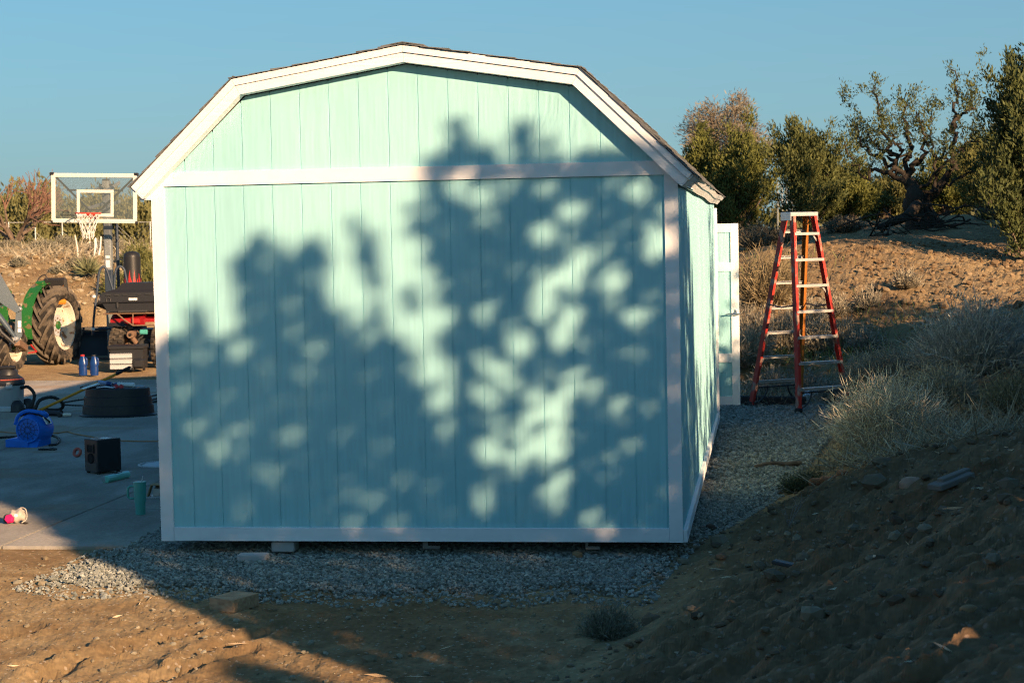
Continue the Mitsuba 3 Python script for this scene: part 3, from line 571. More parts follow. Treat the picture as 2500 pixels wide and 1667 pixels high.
# vacuum
va = on_level(8, 948, SLAB); va[1] += 0.25; VS = 0.77
def vpart(p_, n_, m_, *a_, **k_):
    v, f = m_; o = np.array([va[0], va[1], SLAB]); return part(p_, n_, ((np.asarray(v) - o) * VS + o, f), *a_, **k_)
k = thing('shop_vacuum', 'grey wet and dry vacuum with black lid and hose at the left edge', 'vacuum')
vpart(k, 'tank', lathe([(0.0, 0.06), (0.235, 0.06), (0.245, 0.1), (0.262, 0.44), (0.268, 0.45), (0.26, 0.46)], 40, None, (va[0] - 0.04, va[1], SLAB)), 'grey_plastic', smooth=35)
vpart(k, 'lid', lathe([(0.27, 0.445), (0.282, 0.46), (0.28, 0.50), (0.25, 0.56), (0.17, 0.62), (0.16, 0.68), (0.13, 0.72), (0.0, 0.73)], 40, None, (va[0] - 0.04, va[1], SLAB)), 'black_plastic', smooth=35)
vpart(k, 'red_band', lathe([(0.262, 0.535), (0.268, 0.542), (0.255, 0.555)], 40, None, (va[0] - 0.04, va[1], SLAB)), 'tape_red', smooth=35)
vpart(k, 'carry_handle', tube([(va[0] - 0.18, va[1] - 0.1, SLAB + 0.74), (va[0] + 0.14, va[1] - 0.1, SLAB + 0.75)], 0.03, 12), 'black_plastic', smooth=True)
vpart(k, 'latch', box((va[0] + 0.08, va[1] - 0.245, SLAB + 0.43), (0.11, 0.05, 0.07), rotz(0.45), 0.01), 'light_grey_plastic'); vpart(k, 'latch_button', box((va[0] + 0.08, va[1] - 0.262, SLAB + 0.485), (0.08, 0.04, 0.035), rotz(0.45), 0.01), 'mask_grey')
vpart(k, 'base', box((va[0] - 0.04, va[1], SLAB + 0.05), (0.56, 0.54, 0.10), rotz(0.1), 0.02), 'light_grey_plastic')
for dx, dy in ((0.2, -0.2), (0.22, 0.18), (-0.28, -0.2)): vpart(k, 'caster_cover', lathe([(0.0, 0.2), (0.06, 0.19), (0.11, 0.12), (0.12, 0.0)], 16, None, (va[0] + dx, va[1] + dy, SLAB)), 'black_plastic', smooth=True)
V0 = np.array([va[0], va[1], SLAB])
hose = spline([V0 + [0.22, -0.08, 0.40], V0 + [0.36, -0.1, 0.41], V0 + [0.47, -0.12, 0.28], V0 + [0.42, -0.16, 0.08], V0 + [0.34, -0.22, 0.035], V0 + [0.52, -0.38, 0.032], V0 + [0.62, -0.5, 0.05], V0 + [0.70, -0.45, 0.22], V0 + [0.88, -0.32, 0.255], V0 + [1.02, -0.25, 0.14], V0 + [0.92, -0.18, 0.035], V0 + [0.6, -0.12, 0.032]], 110)
rr = 0.028 + 0.003 * np.sin(np.arange(110) * 2.2)
vpart(k, 'hose', tube(hose, rr, 10), 'black_rubber', smooth=True)
a = on_level(128, 955, SLAB)
k = thing('vacuum_wand', 'black vacuum nozzle and wand lying on the slab beside the tub', 'nozzle')
part(k, 'wand', tube([a + [-0.28, 0.05, 0.04], a + [0.02, -0.02, 0.035], a + [0.09, -0.04, 0.035]], [0.035, 0.035, 0.045], 10), 'black_plastic', smooth=30); part(k, 'coupling', cyl(a + [0.12, -0.16, 0.03], 0.03, 0.06, 14, rotx(PI / 2), 0.005), 'black_plastic', smooth=40)
part(k, 'collar', tube([a + [0.16, -0.16, 0.03], a + [0.26, -0.14, 0.03]], 0.022, 10), 'pale_pipe', smooth=True)
# blue air mover
ba = on_level(60, 1028, SLAB); B0 = np.array([ba[0] + 0.02, ba[1] + 0.18, SLAB]); Rb = rotz(-0.05)
k = thing('air_mover', 'bright blue carpet dryer fan lying on the slab', 'blower fan')
def bx(m_): return xf(m_, Rb, B0)
Ry = rotx(PI / 2)
part(k, 'housing', bx(lathe([(0.115, -0.16), (0.135, -0.165), (0.165, -0.14), (0.172, -0.05), (0.168, 0.06), (0.14, 0.14), (0.06, 0.15), (0.0, 0.15)], 40, Ry @ np.diag([1, 1, 1.0]), (0, 0, 0.185))), 'blue_plastic', smooth=35)
part(k, 'intake_ring', bx(xf(lathe([(0.118, 0.0), (0.128, 0.012), (0.138, 0.0)], 40, rotx(PI / 2), (0, -0.152, 0.185)))), 'blue_plastic', smooth=True)
part(k, 'impeller', bx(cat(cyl((0, -0.11, 0.185), 0.045, 0.05, 20, Ry, 0.01), cyl((0, -0.06, 0.185), 0.118, 0.01, 32, Ry), *[box((0.085 * math.cos(t), -0.10, 0.185 + 0.085 * math.sin(t)), (0.06, 0.06, 0.005), roty(-t - 0.5)) for t in np.linspace(0, 2 * PI, 16)[:-1]])), 'black_plastic')
part(k, 'intake_guard', bx(cat(*[tube([(0.117 * math.cos(t), -0.155, 0.185 + 0.117 * math.sin(t)), (0.02 * math.cos(t), -0.16, 0.185 + 0.02 * math.sin(t))], 0.0022, 5) for t in np.linspace(0, 2 * PI, 13)[:-1]], *[tube([(r_ * math.cos(t), -0.158, 0.185 + r_ * math.sin(t)) for t in np.linspace(0, 2 * PI, 30)], 0.002, 5) for r_ in (0.04, 0.08)])), 'black_plastic')
part(k, 'outlet', bx(hull([(-0.0, -0.16, 0.0), (-0.0, 0.14, 0.0), (-0.25, -0.17, 0.005), (-0.25, 0.13, 0.005), (-0.25, -0.17, 0.085), (-0.25, 0.13, 0.085), (0.0, -0.16, 0.05), (0.0, 0.14, 0.05), (-0.14, -0.155, 0.10), (-0.14, 0.14, 0.11)])), 'blue_plastic')
part(k, 'base', bx(hull([(-0.12, -0.16, 0.0), (0.10, -0.15, 0.0), (0.12, 0.15, 0.0), (-0.12, 0.15, 0.0), (0.12, -0.10, 0.10), (0.13, 0.13, 0.12), (-0.1, -0.1, 0.08), (-0.1, 0.1, 0.08)])), 'blue_plastic')
part(k, 'handle', bx(tube(spline([(-0.165, -0.10, 0.24), (-0.13, -0.10, 0.33), (-0.03, -0.10, 0.385), (0.10, -0.10, 0.375), (0.17, -0.09, 0.355), (0.175, -0.05, 0.33)], 24), [0.02] * 17 + [0.027] * 7, 10)), 'blue_plastic', smooth=True)
part(k, 'label_plate', bx(box((0.165, -0.02, 0.28), (0.01, 0.12, 0.09), roty(-0.5))), 'label_white')
part(k, 'cord_wrap', bx(tube(spline([(-0.12, -0.07, 0.33), (-0.02, -0.06, 0.355), (0.10, -0.07, 0.34), (0.2, -0.05, 0.27), (0.17, 0, 0.25)], 24), 0.010, 8)), 'black_rubber', smooth=True)
cd = [on_level(*p, SLAB + 0.012) for p in ((113, 1022), (128, 1020), (137, 1010), (125, 1001), (105, 1001), (60, 1003), (8, 1004), (-60, 1010))]
solo('cord', tube(spline(cd, 60), 0.013, 8), 'black_rubber', 'thick black power cord looping out from behind the blue fan', 'cord', smooth=True)
cd = [on_level(*p, SLAB + 0.008) for p in ((-40, 988), (10, 992), (40, 994), (90, 994), (130, 994), (155, 991), (168, 995), (200, 1001), (255, 1010), (320, 1013), (372, 1013), (420, 1014))]
solo('cord', tube(spline(cd, 80), 0.006, 6), 'orange_cord', 'thin orange extension cord running across the slab', 'cord', smooth=True)
for i, (pts, lb) in enumerate([([(140, 925), (190, 917), (215, 917)], 'black hose end running to the tub from the left'), ([(140, 929), (180, 931), (225, 930)], 'black cable passing just below the hose left of the tub'), ([(330, 912), (360, 907), (400, 900)], 'upper black cable leaving the tub to the right'), ([(330, 923), (360, 915), (400, 905)], 'middle black cable leaving the tub to the right'), ([(330, 926), (360, 922), (400, 915)], 'lower thick black cable leaving the tub to the right')]):
    q_ = [on_level(*p, SLAB + 0.012) for p in pts]
    solo('cable', tube(spline(q_, 12), 0.010 if i != 4 else 0.016, 6), 'black_rubber', lb, 'cable', smooth=True)
# black speaker cabinet
s0 = on_level(226, 1098, SLAB); Rs = rotz(-0.62)
k = thing('speaker_box', 'black boxy subwoofer standing on the slab left of the shed', 'speaker')
S0 = s0 + Rs @ np.array([0.0, 0.20, 0]); 
E1 = 0.33
def sx_(m_): return xf(m_, Rs, S0)
corner = on_level(225, 1090, SLAB); fl = on_level(187, 1077, SLAB); fr_ = on_level(269, 1074, SLAB)
vx0 = RIGHT * [1, 1, 0]; vx0 /= np.linalg.norm(vx0); vy0 = np.array([-vx0[1], vx0[0], 0.0]); a43 = math.radians(43); wx, wy, hh = 0.235, 0.255, 0.305
ex = vx0 * math.sin(a43) - vy0 * math.cos(a43); ey = vx0 * math.cos(a43) + vy0 * math.sin(a43)
Rs = np.stack([ex, ey, [0, 0, 1]], 1); S0 = corner - ex * wx / 2 + ey * wy / 2
part(k, 'cabinet', sx_(box((0, 0, 0.02 + hh / 2), (wx, wy, hh), ch=0.006)), 'black_plastic')
part(k, 'port', sx_(box((0.0, -wy / 2 - 0.001, hh * 0.78), (0.105, 0.012, 0.068), ch=0.004)), 'under_black'); part(k, 'port_frame', sx_(cat(box((0, -wy / 2 - 0.002, hh * 0.78 + 0.038), (0.12, 0.016, 0.008)), box((0, -wy / 2 - 0.002, hh * 0.78 - 0.038), (0.12, 0.016, 0.008)), box((-0.057, -wy / 2 - 0.002, hh * 0.78), (0.008, 0.016, 0.07)), box((0.057, -wy / 2 - 0.002, hh * 0.78), (0.008, 0.016, 0.07)))), 'black_plastic')
part(k, 'round_port', sx_(cat(cyl((0.0, -wy / 2 - 0.002, hh * 0.48), 0.042, 0.008, 28, Ry), lathe([(0.042, 0.0), (0.048, 0.008), (0.052, 0.0)], 28, Ry, (0, -wy / 2 - 0.001, hh * 0.48)))), 'under_black', smooth=35)
part(k, 'amp_plate', sx_(box((0.0, -wy / 2 - 0.001, hh * 0.2), (wx * 0.86, 0.006, hh * 0.27), ch=0.002)), 'dark_steel')
part(k, 'label_sticker', sx_(box((0.02, 0.02, hh + 0.0215), (0.10, 0.085, 0.002), rotz(0.3))), 'label_white')
for a_ in (-1, 1):
    for b_ in (-1, 1): part(k, 'foot', sx_(cyl((a_ * wx * 0.4, b_ * wy * 0.4, 0.01), 0.018, 0.02, 12)), 'black_rubber')
# wrapped roller cover
ra, rb = on_level(243, 1101, SLAB + 0.03), on_level(293, 1089, SLAB + 0.03)
dd = (rb - ra) / np.linalg.norm(rb - ra)
k = thing('wrapped_roller', 'teal paint roller sleeve in clear wrapping against the black speaker', 'roller')
part(k, 'sleeve', tube([ra, ra + dd * 0.004, rb - dd * 0.004, rb], [0.028, 0.033, 0.033, 0.028], 20), 'teal_foam', smooth=40)
g = rng(41); wr = tube([ra - dd * 0.06, ra - dd * 0.02, ra, (ra + rb) / 2, rb, rb + dd * 0.02, rb + dd * 0.05], [0.030, 0.024, 0.036, 0.037, 0.036, 0.022, 0.028], 16, cap=False)
wr = (wr[0] + g.normal(0, 0.004, wr[0].shape) * np.array([1, 1, 0.6]), wr[1]); wr[0][:, 2] = np.maximum(wr[0][:, 2], SLAB + 0.001)
part(k, 'wrapping', wr, 'plastic_film'); part(k, 'label_card', box((ra + rb) / 2 + [0, 0.01, 0.037], (0.13, 0.035, 0.002), np.stack([dd, np.cross([0, 0, 1], dd), [0, 0, 1]], 1)), 'print_black')
part(k, 'wrap_end', cat(hull([ra - dd * 0.01 + [0, 0, 0.03], ra - dd * 0.01 + [0, 0, -0.02], ra - dd * 0.06 + [0.0, 0, 0.035], ra - dd * 0.065 + [0, 0.01, -0.015], ra - dd * 0.05 + [0, 0.012, 0.0]])), 'lid_pale')
# tumbler
tm = on_level(323, 1181, SLAB)
k = thing('tumbler', 'tall teal travel mug with handle and straw beside the shed corner', 'mug')
part(k, 'body', lathe([(0, 0), (0.036, 0), (0.039, 0.004), (0.041, 0.095), (0.047, 0.105), (0.0495, 0.24), (0.050, 0.248), (0.047, 0.25)], 32, None, tm), 'teal_enamel', smooth=35)
part(k, 'lid', lathe([(0.0505, 0.244), (0.052, 0.25), (0.051, 0.262), (0.040, 0.263), (0.0, 0.262)], 32, None, tm), 'teal_enamel', smooth=30)
hd = -RIGHT * [1, 1, 0]; hd /= np.linalg.norm(hd)
hp = [tm + hd * a_ + [0, 0, b_] for a_, b_ in ((0.046, 0.228), (0.075, 0.228), (0.093, 0.214), (0.097, 0.19), (0.095, 0.145), (0.088, 0.133), (0.066, 0.130), (0.047, 0.130))]
part(k, 'handle', tube(hp, 0.0095, 10), 'teal_enamel', smooth=True)
part(k, 'straw', tube([tm - hd * 0.015 + [0, 0, 0.255], tm - hd * 0.028 + [0, 0, 0.31]], 0.004, 8), 'lid_pale', smooth=True)
# open carton on a board, behind the mug
cb = on_level(352, 1141, SLAB); hx = -hd; hy = np.array([-hx[1], hx[0], 0])
k = thing('staple_carton', 'open brown carton half hidden by the shed corner behind the mug', 'carton')
Rc = np.stack([hx, hy, [0, 0, 1]], 1)
part(k, 'base_plate', box(cb + hx * 0.06 + [0, 0, 0.006], (0.22, 0.16, 0.010), Rc), 'light_grey_plastic')
part(k, 'left_side', hull([cb + hx * x_ + hy * y_ + [0, 0, z_] for x_, z_ in ((-0.045, 0.012), (-0.037, 0.012), (-0.005, 0.105), (-0.013, 0.105)) for y_ in (-0.06, 0.06)]), 'cardboard')
part(k, 'back_side', box(cb + hx * 0.09 + hy * 0.06 + [0, 0, 0.06], (0.16, 0.006, 0.09), Rc), 'cardboard')
part(k, 'top_flap', box(cb + hx * 0.07 + [0, 0, 0.108], (0.17, 0.12, 0.006), Rc), 'cardboard'); part(k, 'inner_box', box(cb + hx * 0.08 + [0, 0, 0.045], (0.14, 0.10, 0.06), Rc), 'mask_grey')
# tape roll, knife, drain lid
a = on_level(178, 1049, SLAB); solo('tape_roll', xf(lathe([(0.028, -0.012), (0.05, -0.012), (0.05, 0.012), (0.028, 0.012), (0.028, -0.012)], 28, rotz(-0.3) @ rotx(1.15)), None, a + [0.0, 0, 0.047]), 'tape_red', 'small red tape roll on edge left of the speaker', 'tape roll', smooth=30)
a = on_level(112, 1034, SLAB); k = thing('pliers', 'black handled pliers lying on the slab right of the blue fan', 'pliers')
part(k, 'jaw', tube([a + [0.0, 0, 0.012], a + [0.05, 0.0, 0.014], a + [0.09, 0.01, 0.012]], [0.012, 0.016, 0.006], 8), 'dark_steel', smooth=True)
for s_ in (-1, 1): part(k, 'grip', tube(spline([a + [0.0, 0, 0.012], a + [-0.05, 0.02 * s_, 0.012], a + [-0.11, 0.012 * s_, 0.012]], 8), 0.008, 6), 'black_rubber', smooth=True)
a = on_level(378, 1066, SLAB); solo('drain_lid', lathe([(0, 0.006), (0.20, 0.006), (0.21, 0.0), (0.24, 0.0), (0.242, 0.008), (0.255, 0.008), (0.257, 0.0)], 48, None, a), 'lid_pale', 'pale round lid set in the slab beside the shed wall', 'lid', smooth=30)
# respirator
mk = on_level(30, 1203, SLAB)
def rpart(p_, n_, m_, *a_, **k_):
    v, f = m_; return part(p_, n_, ((np.asarray(v) - mk) * 0.78 + mk, f), *a_, **k_)
k = thing('respirator', 'grey half-face respirator with a pink filter lying at the slab edge', 'respirator')
fm = tri(trimesh.creation.icosphere(subdivisions=3)); fv = fm[0] * [0.085, 0.07, 0.062]; fv[:, 2] += 0.012 * np.sin(fm[0][:, 0] * 6) + 0.01 * (fm[0][:, 1] > 0)
rpart(k, 'face_piece', xf((fv, fm[1]), rotz(0.3), mk + [0.03, 0.06, 0.07]), 'mask_grey', smooth=True)
rpart(k, 'filter', xf(hull([(r_ * math.cos(t) * 1.0, z_, r_ * math.sin(t) * 0.95) for r_, z_ in ((0.05, -0.012), (0.046, 0.018), (0.04, -0.03)) for t in np.linspace(0.3, 2 * PI + 0.3, 7)[:-1]]), rotz(-0.15) @ rotx(-0.35), mk + [-0.025, -0.02, 0.055]), 'pink_filter')
rpart(k, 'valve', cyl(mk + [0.035, -0.005, 0.085], 0.02, 0.022, 16, rotx(1.2), 0.004), 'label_white')
rpart(k, 'filter', xf(cyl((0, 0, 0), 0.045, 0.03, 20, rotx(PI / 2), 0.008), rotz(1.2), mk + [-0.075, 0.03, 0.05]), 'dark_steel', label='dark second filter seen edge on')
for j, (a_, b_) in enumerate(((0.13, 0.13), (0.11, 0.10))):
    rpart(k, 'strap', tube(spline([mk + [0.0, 0.06, 0.10], mk + [0.05, 0.09, a_ + 0.02], mk + [0.11, 0.07, b_], mk + [0.13, 0.03, 0.05], mk + [0.10, -0.02, 0.015]], 20), 0.006, 6), 'mask_grey', smooth=True)
rpart(k, 'buckle', box(mk + [0.12, 0.0, 0.012], (0.07, 0.04, 0.012), rotz(-0.4), 0.004), 'timber_dark')
# blue jugs
for px, cap, lb in ((191, 'red_plastic', 'blue plastic bottle with a red cap, left of the pair on the slab'), (217, 'black_plastic', 'blue plastic bottle with a dark cap, beside the rolling tool box')):
    a = on_level(px, 862, SLAB); k = thing('fluid_bottle', lb, 'bottle', 'blue bottles on the slab')
    sc = np.linalg.norm(a - CAM) / FPX * 2500 / 2352
    w2, h_ = 19 * sc / 2, 46 * sc
    part(k, 'body', lathe([(0, 0), (w2 * 0.9, 0), (w2, 0.015), (w2, h_ * 0.38), (w2 * 0.93, h_ * 0.42), (w2, h_ * 0.47), (w2, h_ * 0.62), (w2 * 0.62, h_ * 0.86), (w2 * 0.5, h_ * 0.93), (0, h_ * 0.93)], 24, None, a, 1, 0.7), 'jug_blue', smooth=35)
    part(k, 'cap', cyl(a + [0, 0, h_ * 0.97], w2 * 0.5, h_ * 0.08, 16, None, 0.004), cap, smooth=40)
    part(k, 'grip', tube(spline([a + [w2 * 0.55, 0, h_ * 0.86], a + [w2 * 0.98, 0, h_ * 0.8], a + [w2 * 1.02, 0, h_ * 0.5]], 10), 0.014, 8), 'jug_blue', smooth=True)
# rolling tool box
tp0 = on_level(292, 853, SLAB); sc = np.linalg.norm(tp0 - CAM) / FPX * 2500 / 2352
k = thing('tool_chest', 'black rolling tool box with three grey drawers beside the quad bike', 'tool box')
vx = RIGHT * [1, 1, 0]; vx /= np.linalg.norm(vx); vy = np.array([-vx[1], vx[0], 0]); Rt = np.stack([vx, vy, [0, 0, 1]], 1)
def tx(m_): return xf(m_, Rt, tp0)
def q_(px): return (px - 292) * sc
def e_(py): return (853 - py) * sc
part(k, 'body', tx(box((q_(291), 0.22, (e_(796) + e_(848)) / 2), (74 * sc, 0.42, e_(796) - e_(848)), ch=0.012)), 'black_plastic')
part(k, 'lid', tx(box((q_(290), 0.21, e_(799)), (82 * sc, 0.46, 9 * sc), ch=0.015)), 'black_plastic')
for j in range(3):
    dz = e_(817.5 + j * 12.3)
    part(k, 'drawer', tx(box((q_(279), -0.005, dz), (50 * sc, 0.03, 10.6 * sc), ch=0.004)), 'light_grey_plastic'); part(k, 'drawer_lip', tx(box((q_(279), -0.022, dz + 4.2 * sc), (49 * sc, 0.014, 0.012), ch=0.003)), 'grey_plastic')
part(k, 'side_bumper', tx(box((q_(318), 0.1, e_(835)), (24 * sc, 0.35, 24 * sc), ch=0.04)), 'black_plastic')
for px, yy in ((266, 0.03), (282, 0.4), (306, 0.0), (326, 0.16)):
    part(k, 'caster', tx(cat(cyl((q_(px), yy, 0.045), 0.045, 0.03, 18, roty(PI / 2), 0.006))), 'black_rubber', smooth=40); part(k, 'caster_fork', tx(box((q_(px) - 0.028, yy, 0.075), (0.014, 0.05, 0.09), ch=0.004)), 'chrome')

# ---------------------------------------------------------------- quad bike, seen from behind
qa = on_level(262, 846, SLAB); qs = np.linalg.norm(qa - CAM) / FPX * 2500 / 2352
Q0 = np.array([qa[0], qa[1] + 0.35, 0.0]); Qz = SLAB
def qx(px): return (px - 262) * qs
def qz(py): return Qz + (846 - py) * qs
quad = thing('quad_bike', 'muddy red quad bike parked with its rear towards the shed', 'quad bike')
vx3 = np.array([math.cos(0.10), math.sin(0.10), 0]); Rq = np.stack([vx3, [-vx3[1], vx3[0], 0], [0, 0, 1]], 1)
def qm(m_): return xf(m_, Rq, Q0)
WID = 0.98
def knobby(c, R, w, seed, rim):
    g = rng(seed); hw_ = w / 2
    body = lathe([(rim, -hw_ * 0.75), (R * 0.80, -hw_), (R * 0.93, -hw_ * 0.92), (R * 0.965, -hw_ * 0.4), (R * 0.97, 0), (R * 0.965, hw_ * 0.4), (R * 0.93, hw_ * 0.92), (R * 0.80, hw_), (rim, hw_ * 0.75)], 36, roty(PI / 2), c)
    ms = [body]
    for i in range(20):
        for j, off in enumerate((-0.62, -0.05, 0.55)):
            t = 2 * PI * (i + 0.5 * (j % 2)) / 20
            p = np.array([off * hw_, math.cos(t) * R * 0.975, math.sin(t) * R * 0.975])
            ms.append(box(np.array(c) + p, (hw_ * 0.5, 0.05, 0.045), rotx(t) @ rotz(0.35 * (1 if j == 0 else -1)), 0.006))
    return cat(*ms)
def rim_(c, r, w, sgn): return lathe([(r, -w / 2), (r * 0.97, w / 2), (r * 0.86, w / 2 - 0.01), (r * 0.8, w * 0.1), (r * 0.45, w * 0.05), (r * 0.35, w * 0.25), (0, w * 0.25)], 28, roty(PI / 2 * sgn), c)
Rw = 45 * qs
for sx__, yy, rr_ in ((0, 0, Rw), (WID - 0.25, 0, Rw), (0.02, 1.28, Rw * 0.96), (WID - 0.27, 1.28, Rw * 0.96)):
    part(quad, 'tyre', qm(knobby((sx__ + 0.0, yy, Rw + Qz), rr_, 0.27, int(yy * 10 + sx__ * 7 + 3), 0.15)), 'rubber', smooth=30)
    part(quad, 'rim', qm(rim_((sx__, yy, Rw + Qz), 0.152, 0.2, 1 if sx__ > 0.3 else -1)), 'rust_metal', smooth=35)
xc = (WID - 0.25) / 2
part(quad, 'axle', qm(tube([(0, 0, Rw), (WID - 0.25, 0, Rw)], 0.045, 10)), 'dark_steel'); part(quad, 'axle', qm(tube([(0, 1.28, Rw), (WID - 0.25, 1.28, Rw)], 0.04, 10)), 'dark_steel')
part(quad, 'engine', qm(cat(box((xc, 0.62, 0.48), (0.34, 0.7, 0.36), ch=0.05), cyl((xc + 0.05, 0.1, 0.40), 0.11, 0.2, 18, rotx(PI / 2), 0.02))), 'dark_steel')
part(quad, 'seat', qm(box((xc, 0.55, qz(712)), (0.3, 0.75, 0.12), ch=0.05)), 'black_plastic')
part(quad, 'rear_fender', qm(cat(hull([(-0.12, -0.18, qz(738)), (0.25, -0.22, qz(735)), (0.25, 0.35, qz(722)), (-0.12, 0.35, qz(724)), (-0.12, -0.18, qz(744)), (0.25, -0.22, qz(744)), (-0.1, 0.0, qz(722)), (0.2, 0.0, qz(720))]))), 'atv_red')
part(quad, 'rear_fender', qm(hull([(0.2, -0.3, qz(745)), (0.52, -0.34, qz(752)), (0.52, -0.1, qz(726)), (0.2, -0.05, qz(726)), (0.24, -0.34, qz(737)), (0.5, -0.36, qz(731))])), 'atv_red')
part(quad, 'rear_fender', qm(hull([(WID - 0.1, -0.18, qz(738)), (xc + 0.1, -0.22, qz(735)), (xc + 0.1, 0.35, qz(722)), (WID - 0.1, 0.35, qz(724)), (WID - 0.1, -0.18, qz(744)), (xc + 0.1, -0.22, qz(744))])), 'atv_red')
part(quad, 'tail_lamp', qm(box((qx(301), -0.34, qz(740)), (36 * qs, 0.04, 12 * qs), ch=0.015)), 'red_plastic')
part(quad, 'foot_guard', qm(hull([(-0.17, -0.16, qz(752)), (0.16, -0.22, qz(754)), (0.16, 0.1, qz(754)), (-0.17, 0.1, qz(752)), (-0.15, -0.16, qz(745)), (0.2, -0.2, qz(744)), (-0.14, 0.1, qz(743)), (0.2, 0.1, qz(743))])), 'black_plastic')
for i in range(6): part(quad, 'rack_bar', qm(tube([(-0.15 + i * 0.2, -0.38, qz(722)), (-0.15 + i * 0.2, 0.30, qz(722))], 0.010, 6)), 'dark_steel')
part(quad, 'rack_frame', qm(tube([(-0.17, -0.4, qz(723)), (0.95, -0.4, qz(723)), (0.95, 0.32, qz(723)), (-0.17, 0.32, qz(723)), (-0.17, -0.4, qz(723))], 0.013, 8)), 'rust_metal')
part(quad, 'bumper_bar', qm(tube([(0.06, -0.4, qz(723)), (0.20, -0.42, qz(738)), (0.34, -0.43, qz(750)), (0.72, -0.43, qz(750)), (0.86, -0.42, qz(738)), (0.95, -0.4, qz(723))], 0.013, 8)), 'rust_metal')
part(quad, 'bumper_bar', qm(tube([(0.34, -0.43, qz(750)), (0.34, -0.42, qz(723))], 0.010, 8)), 'rust_metal')
part(quad, 'exhaust', qm(cat(lathe([(0, 0.0), (0.03, 0.0), (0.035, -0.012), (0.06, -0.012), (0.068, 0.0), (0.07, 0.02), (0.062, 0.05)], 24, Ry @ np.diag([1, 1, -1.0]), (qx(297), -0.36, qz(771))), cyl((qx(297), -0.15, qz(771)), 0.062, 0.4, 24, Ry, 0.01), tube([(qx(299), -0.3, qz(778)), (qx(306), -0.25, qz(790))], 0.045, 14))), 'rust_metal', smooth=40)
part(quad, 'exhaust_tip', qm(cyl((qx(297), -0.377, qz(771)), 0.024, 0.02, 16, Ry)), 'under_black')
part(quad, 'tow_hitch', qm(cat(beam((xc, -0.42, Rw * 0.8), (xc, 0.1, Rw * 0.9), 0.05, 0.05), cyl((xc, -0.4, Rw * 0.8 + 0.05), 0.025, 0.05, 14, None, 0.01))), 'dark_steel')
part(quad, 'green_canister', qm(cyl((qx(324), -0.25, qz(766)), 0.045, 0.13, 18, roty(PI / 2), 0.01)), 'teal_enamel', smooth=40)
part(quad, 'handlebar', qm(tube([(-0.02, 0.9, qz(705)), (0.2, 0.98, qz(700)), (xc * 2 - 0.2, 0.98, qz(700)), (xc * 2 + 0.02, 0.9, qz(705))], 0.014, 8)), 'black_plastic')
# cargo box on the rack
k = thing('cargo_box', 'large black lidded cargo box resting on the rear rack of the quad bike', 'cargo box')
yb = -0.42
def cbx(pts, y0, y1): return hull([(qx(px) , y, qz(py)) for px, py in pts for y in (y0, y1)])
part(k, 'tray', qm(cbx([(237, 698), (420, 698), (410, 719), (250, 719)], yb, 0.38)), 'black_plastic')
part(k, 'lid', qm(hull([(qx(px), y, qz(py)) for px, py, y in ((233, 696, yb - 0.03), (425, 696, yb - 0.03), (233, 696, 0.42), (425, 696, 0.42), (238, 676, yb - 0.02), (420, 676, yb - 0.02), (238, 676, 0.4), (420, 676, 0.4), (268, 668, yb + 0.04), (395, 668, yb + 0.04), (268, 668, 0.3), (395, 668, 0.3))])), 'black_plastic')
part(k, 'lid_dome', qm(hull([(qx(px), y, qz(py)) for px, py, y in ((262, 675, yb + 0.0), (382, 675, yb + 0.0), (262, 675, 0.3), (382, 675, 0.3), (283, 655, yb + 0.1), (358, 655, yb + 0.1), (283, 655, 0.22), (358, 655, 0.22))])), 'black_plastic')
part(k, 'rim', qm(box((qx(329), yb - 0.03, qz(697)), (190 * qs, 0.03, 0.02), ch=0.006)), 'black_plastic')
for px in (253, 272, 291, 322, 342): part(k, 'lid_rib', qm(box((qx(px), yb - 0.038, qz(681)), (11 * qs, 0.02, 0.018), ch=0.004)), 'dark_steel')
part(k, 'handle_recess', qm(tube([(qx(249), yb - 0.045, qz(695)), (qx(249), yb - 0.045, qz(689)), (qx(253), yb - 0.045, qz(686)), (qx(258), yb - 0.045, qz(689)), (qx(258), yb - 0.045, qz(695))], 0.008, 6)), 'dark_steel')
part(k, 'latch', qm(box((qx(273), yb - 0.03, qz(704)), (0.03, 0.03, 0.10), ch=0.006)), 'dark_steel')
part(k, 'sticker', qm(box((qx(309), yb - 0.052, qz(691)), (19 * qs, 0.006, 5.5 * qs), ch=0.001)), 'label_white')
part(k, 'bottom_rail', qm(box((qx(306), yb - 0.01, qz(718)), (66 * qs, 0.04, 5 * qs), ch=0.008)), 'dark_steel')
solo('leaf_litter', stones(np.array([[qx(262) + i * 0.03, -0.2 + 0.02 * (i % 3), qz(674) + 0.01 * (i % 2)] for i in range(7)]) @ Rq.T + Q0, np.full(7, 0.03), 3)[0], 'pale_pipe', 'small tan scrap of foam lying on the left end of the cargo box lid', 'foam scrap')
# heavy bag
hb = at(306, 700, np.linalg.norm(Q0[:2] - CAM[:2]) + 2.2); hbs = np.linalg.norm(hb - CAM) / FPX * 2500 / 2352
hz0, hz1 = ground_z(hb[0], hb[1]), at(306, 577, np.hypot(*(hb - CAM)[:2]))[2]; Rh = 19.2 * hbs
k = thing('punching_bag', 'tall black free-standing punching bag with red flame print behind the cargo box', 'punching bag')
H = hz1 - hz0
part(k, 'bag', lathe([(0.0, H), (Rh * 0.6, H - 0.012), (Rh * 0.9, H - 0.05), (Rh, H - 0.11), (Rh, 0.35), (Rh * 0.9, 0.3)], 40, None, (hb[0], hb[1], hz0)), 'black_plastic', smooth=40)
part(k, 'base', lathe([(0.0, 0.36), (0.1, 0.36), (0.16, 0.3), (0.3, 0.2), (0.34, 0.05), (0.33, 0.0)], 32, None, (hb[0], hb[1], hz0)), 'black_plastic', smooth=40)
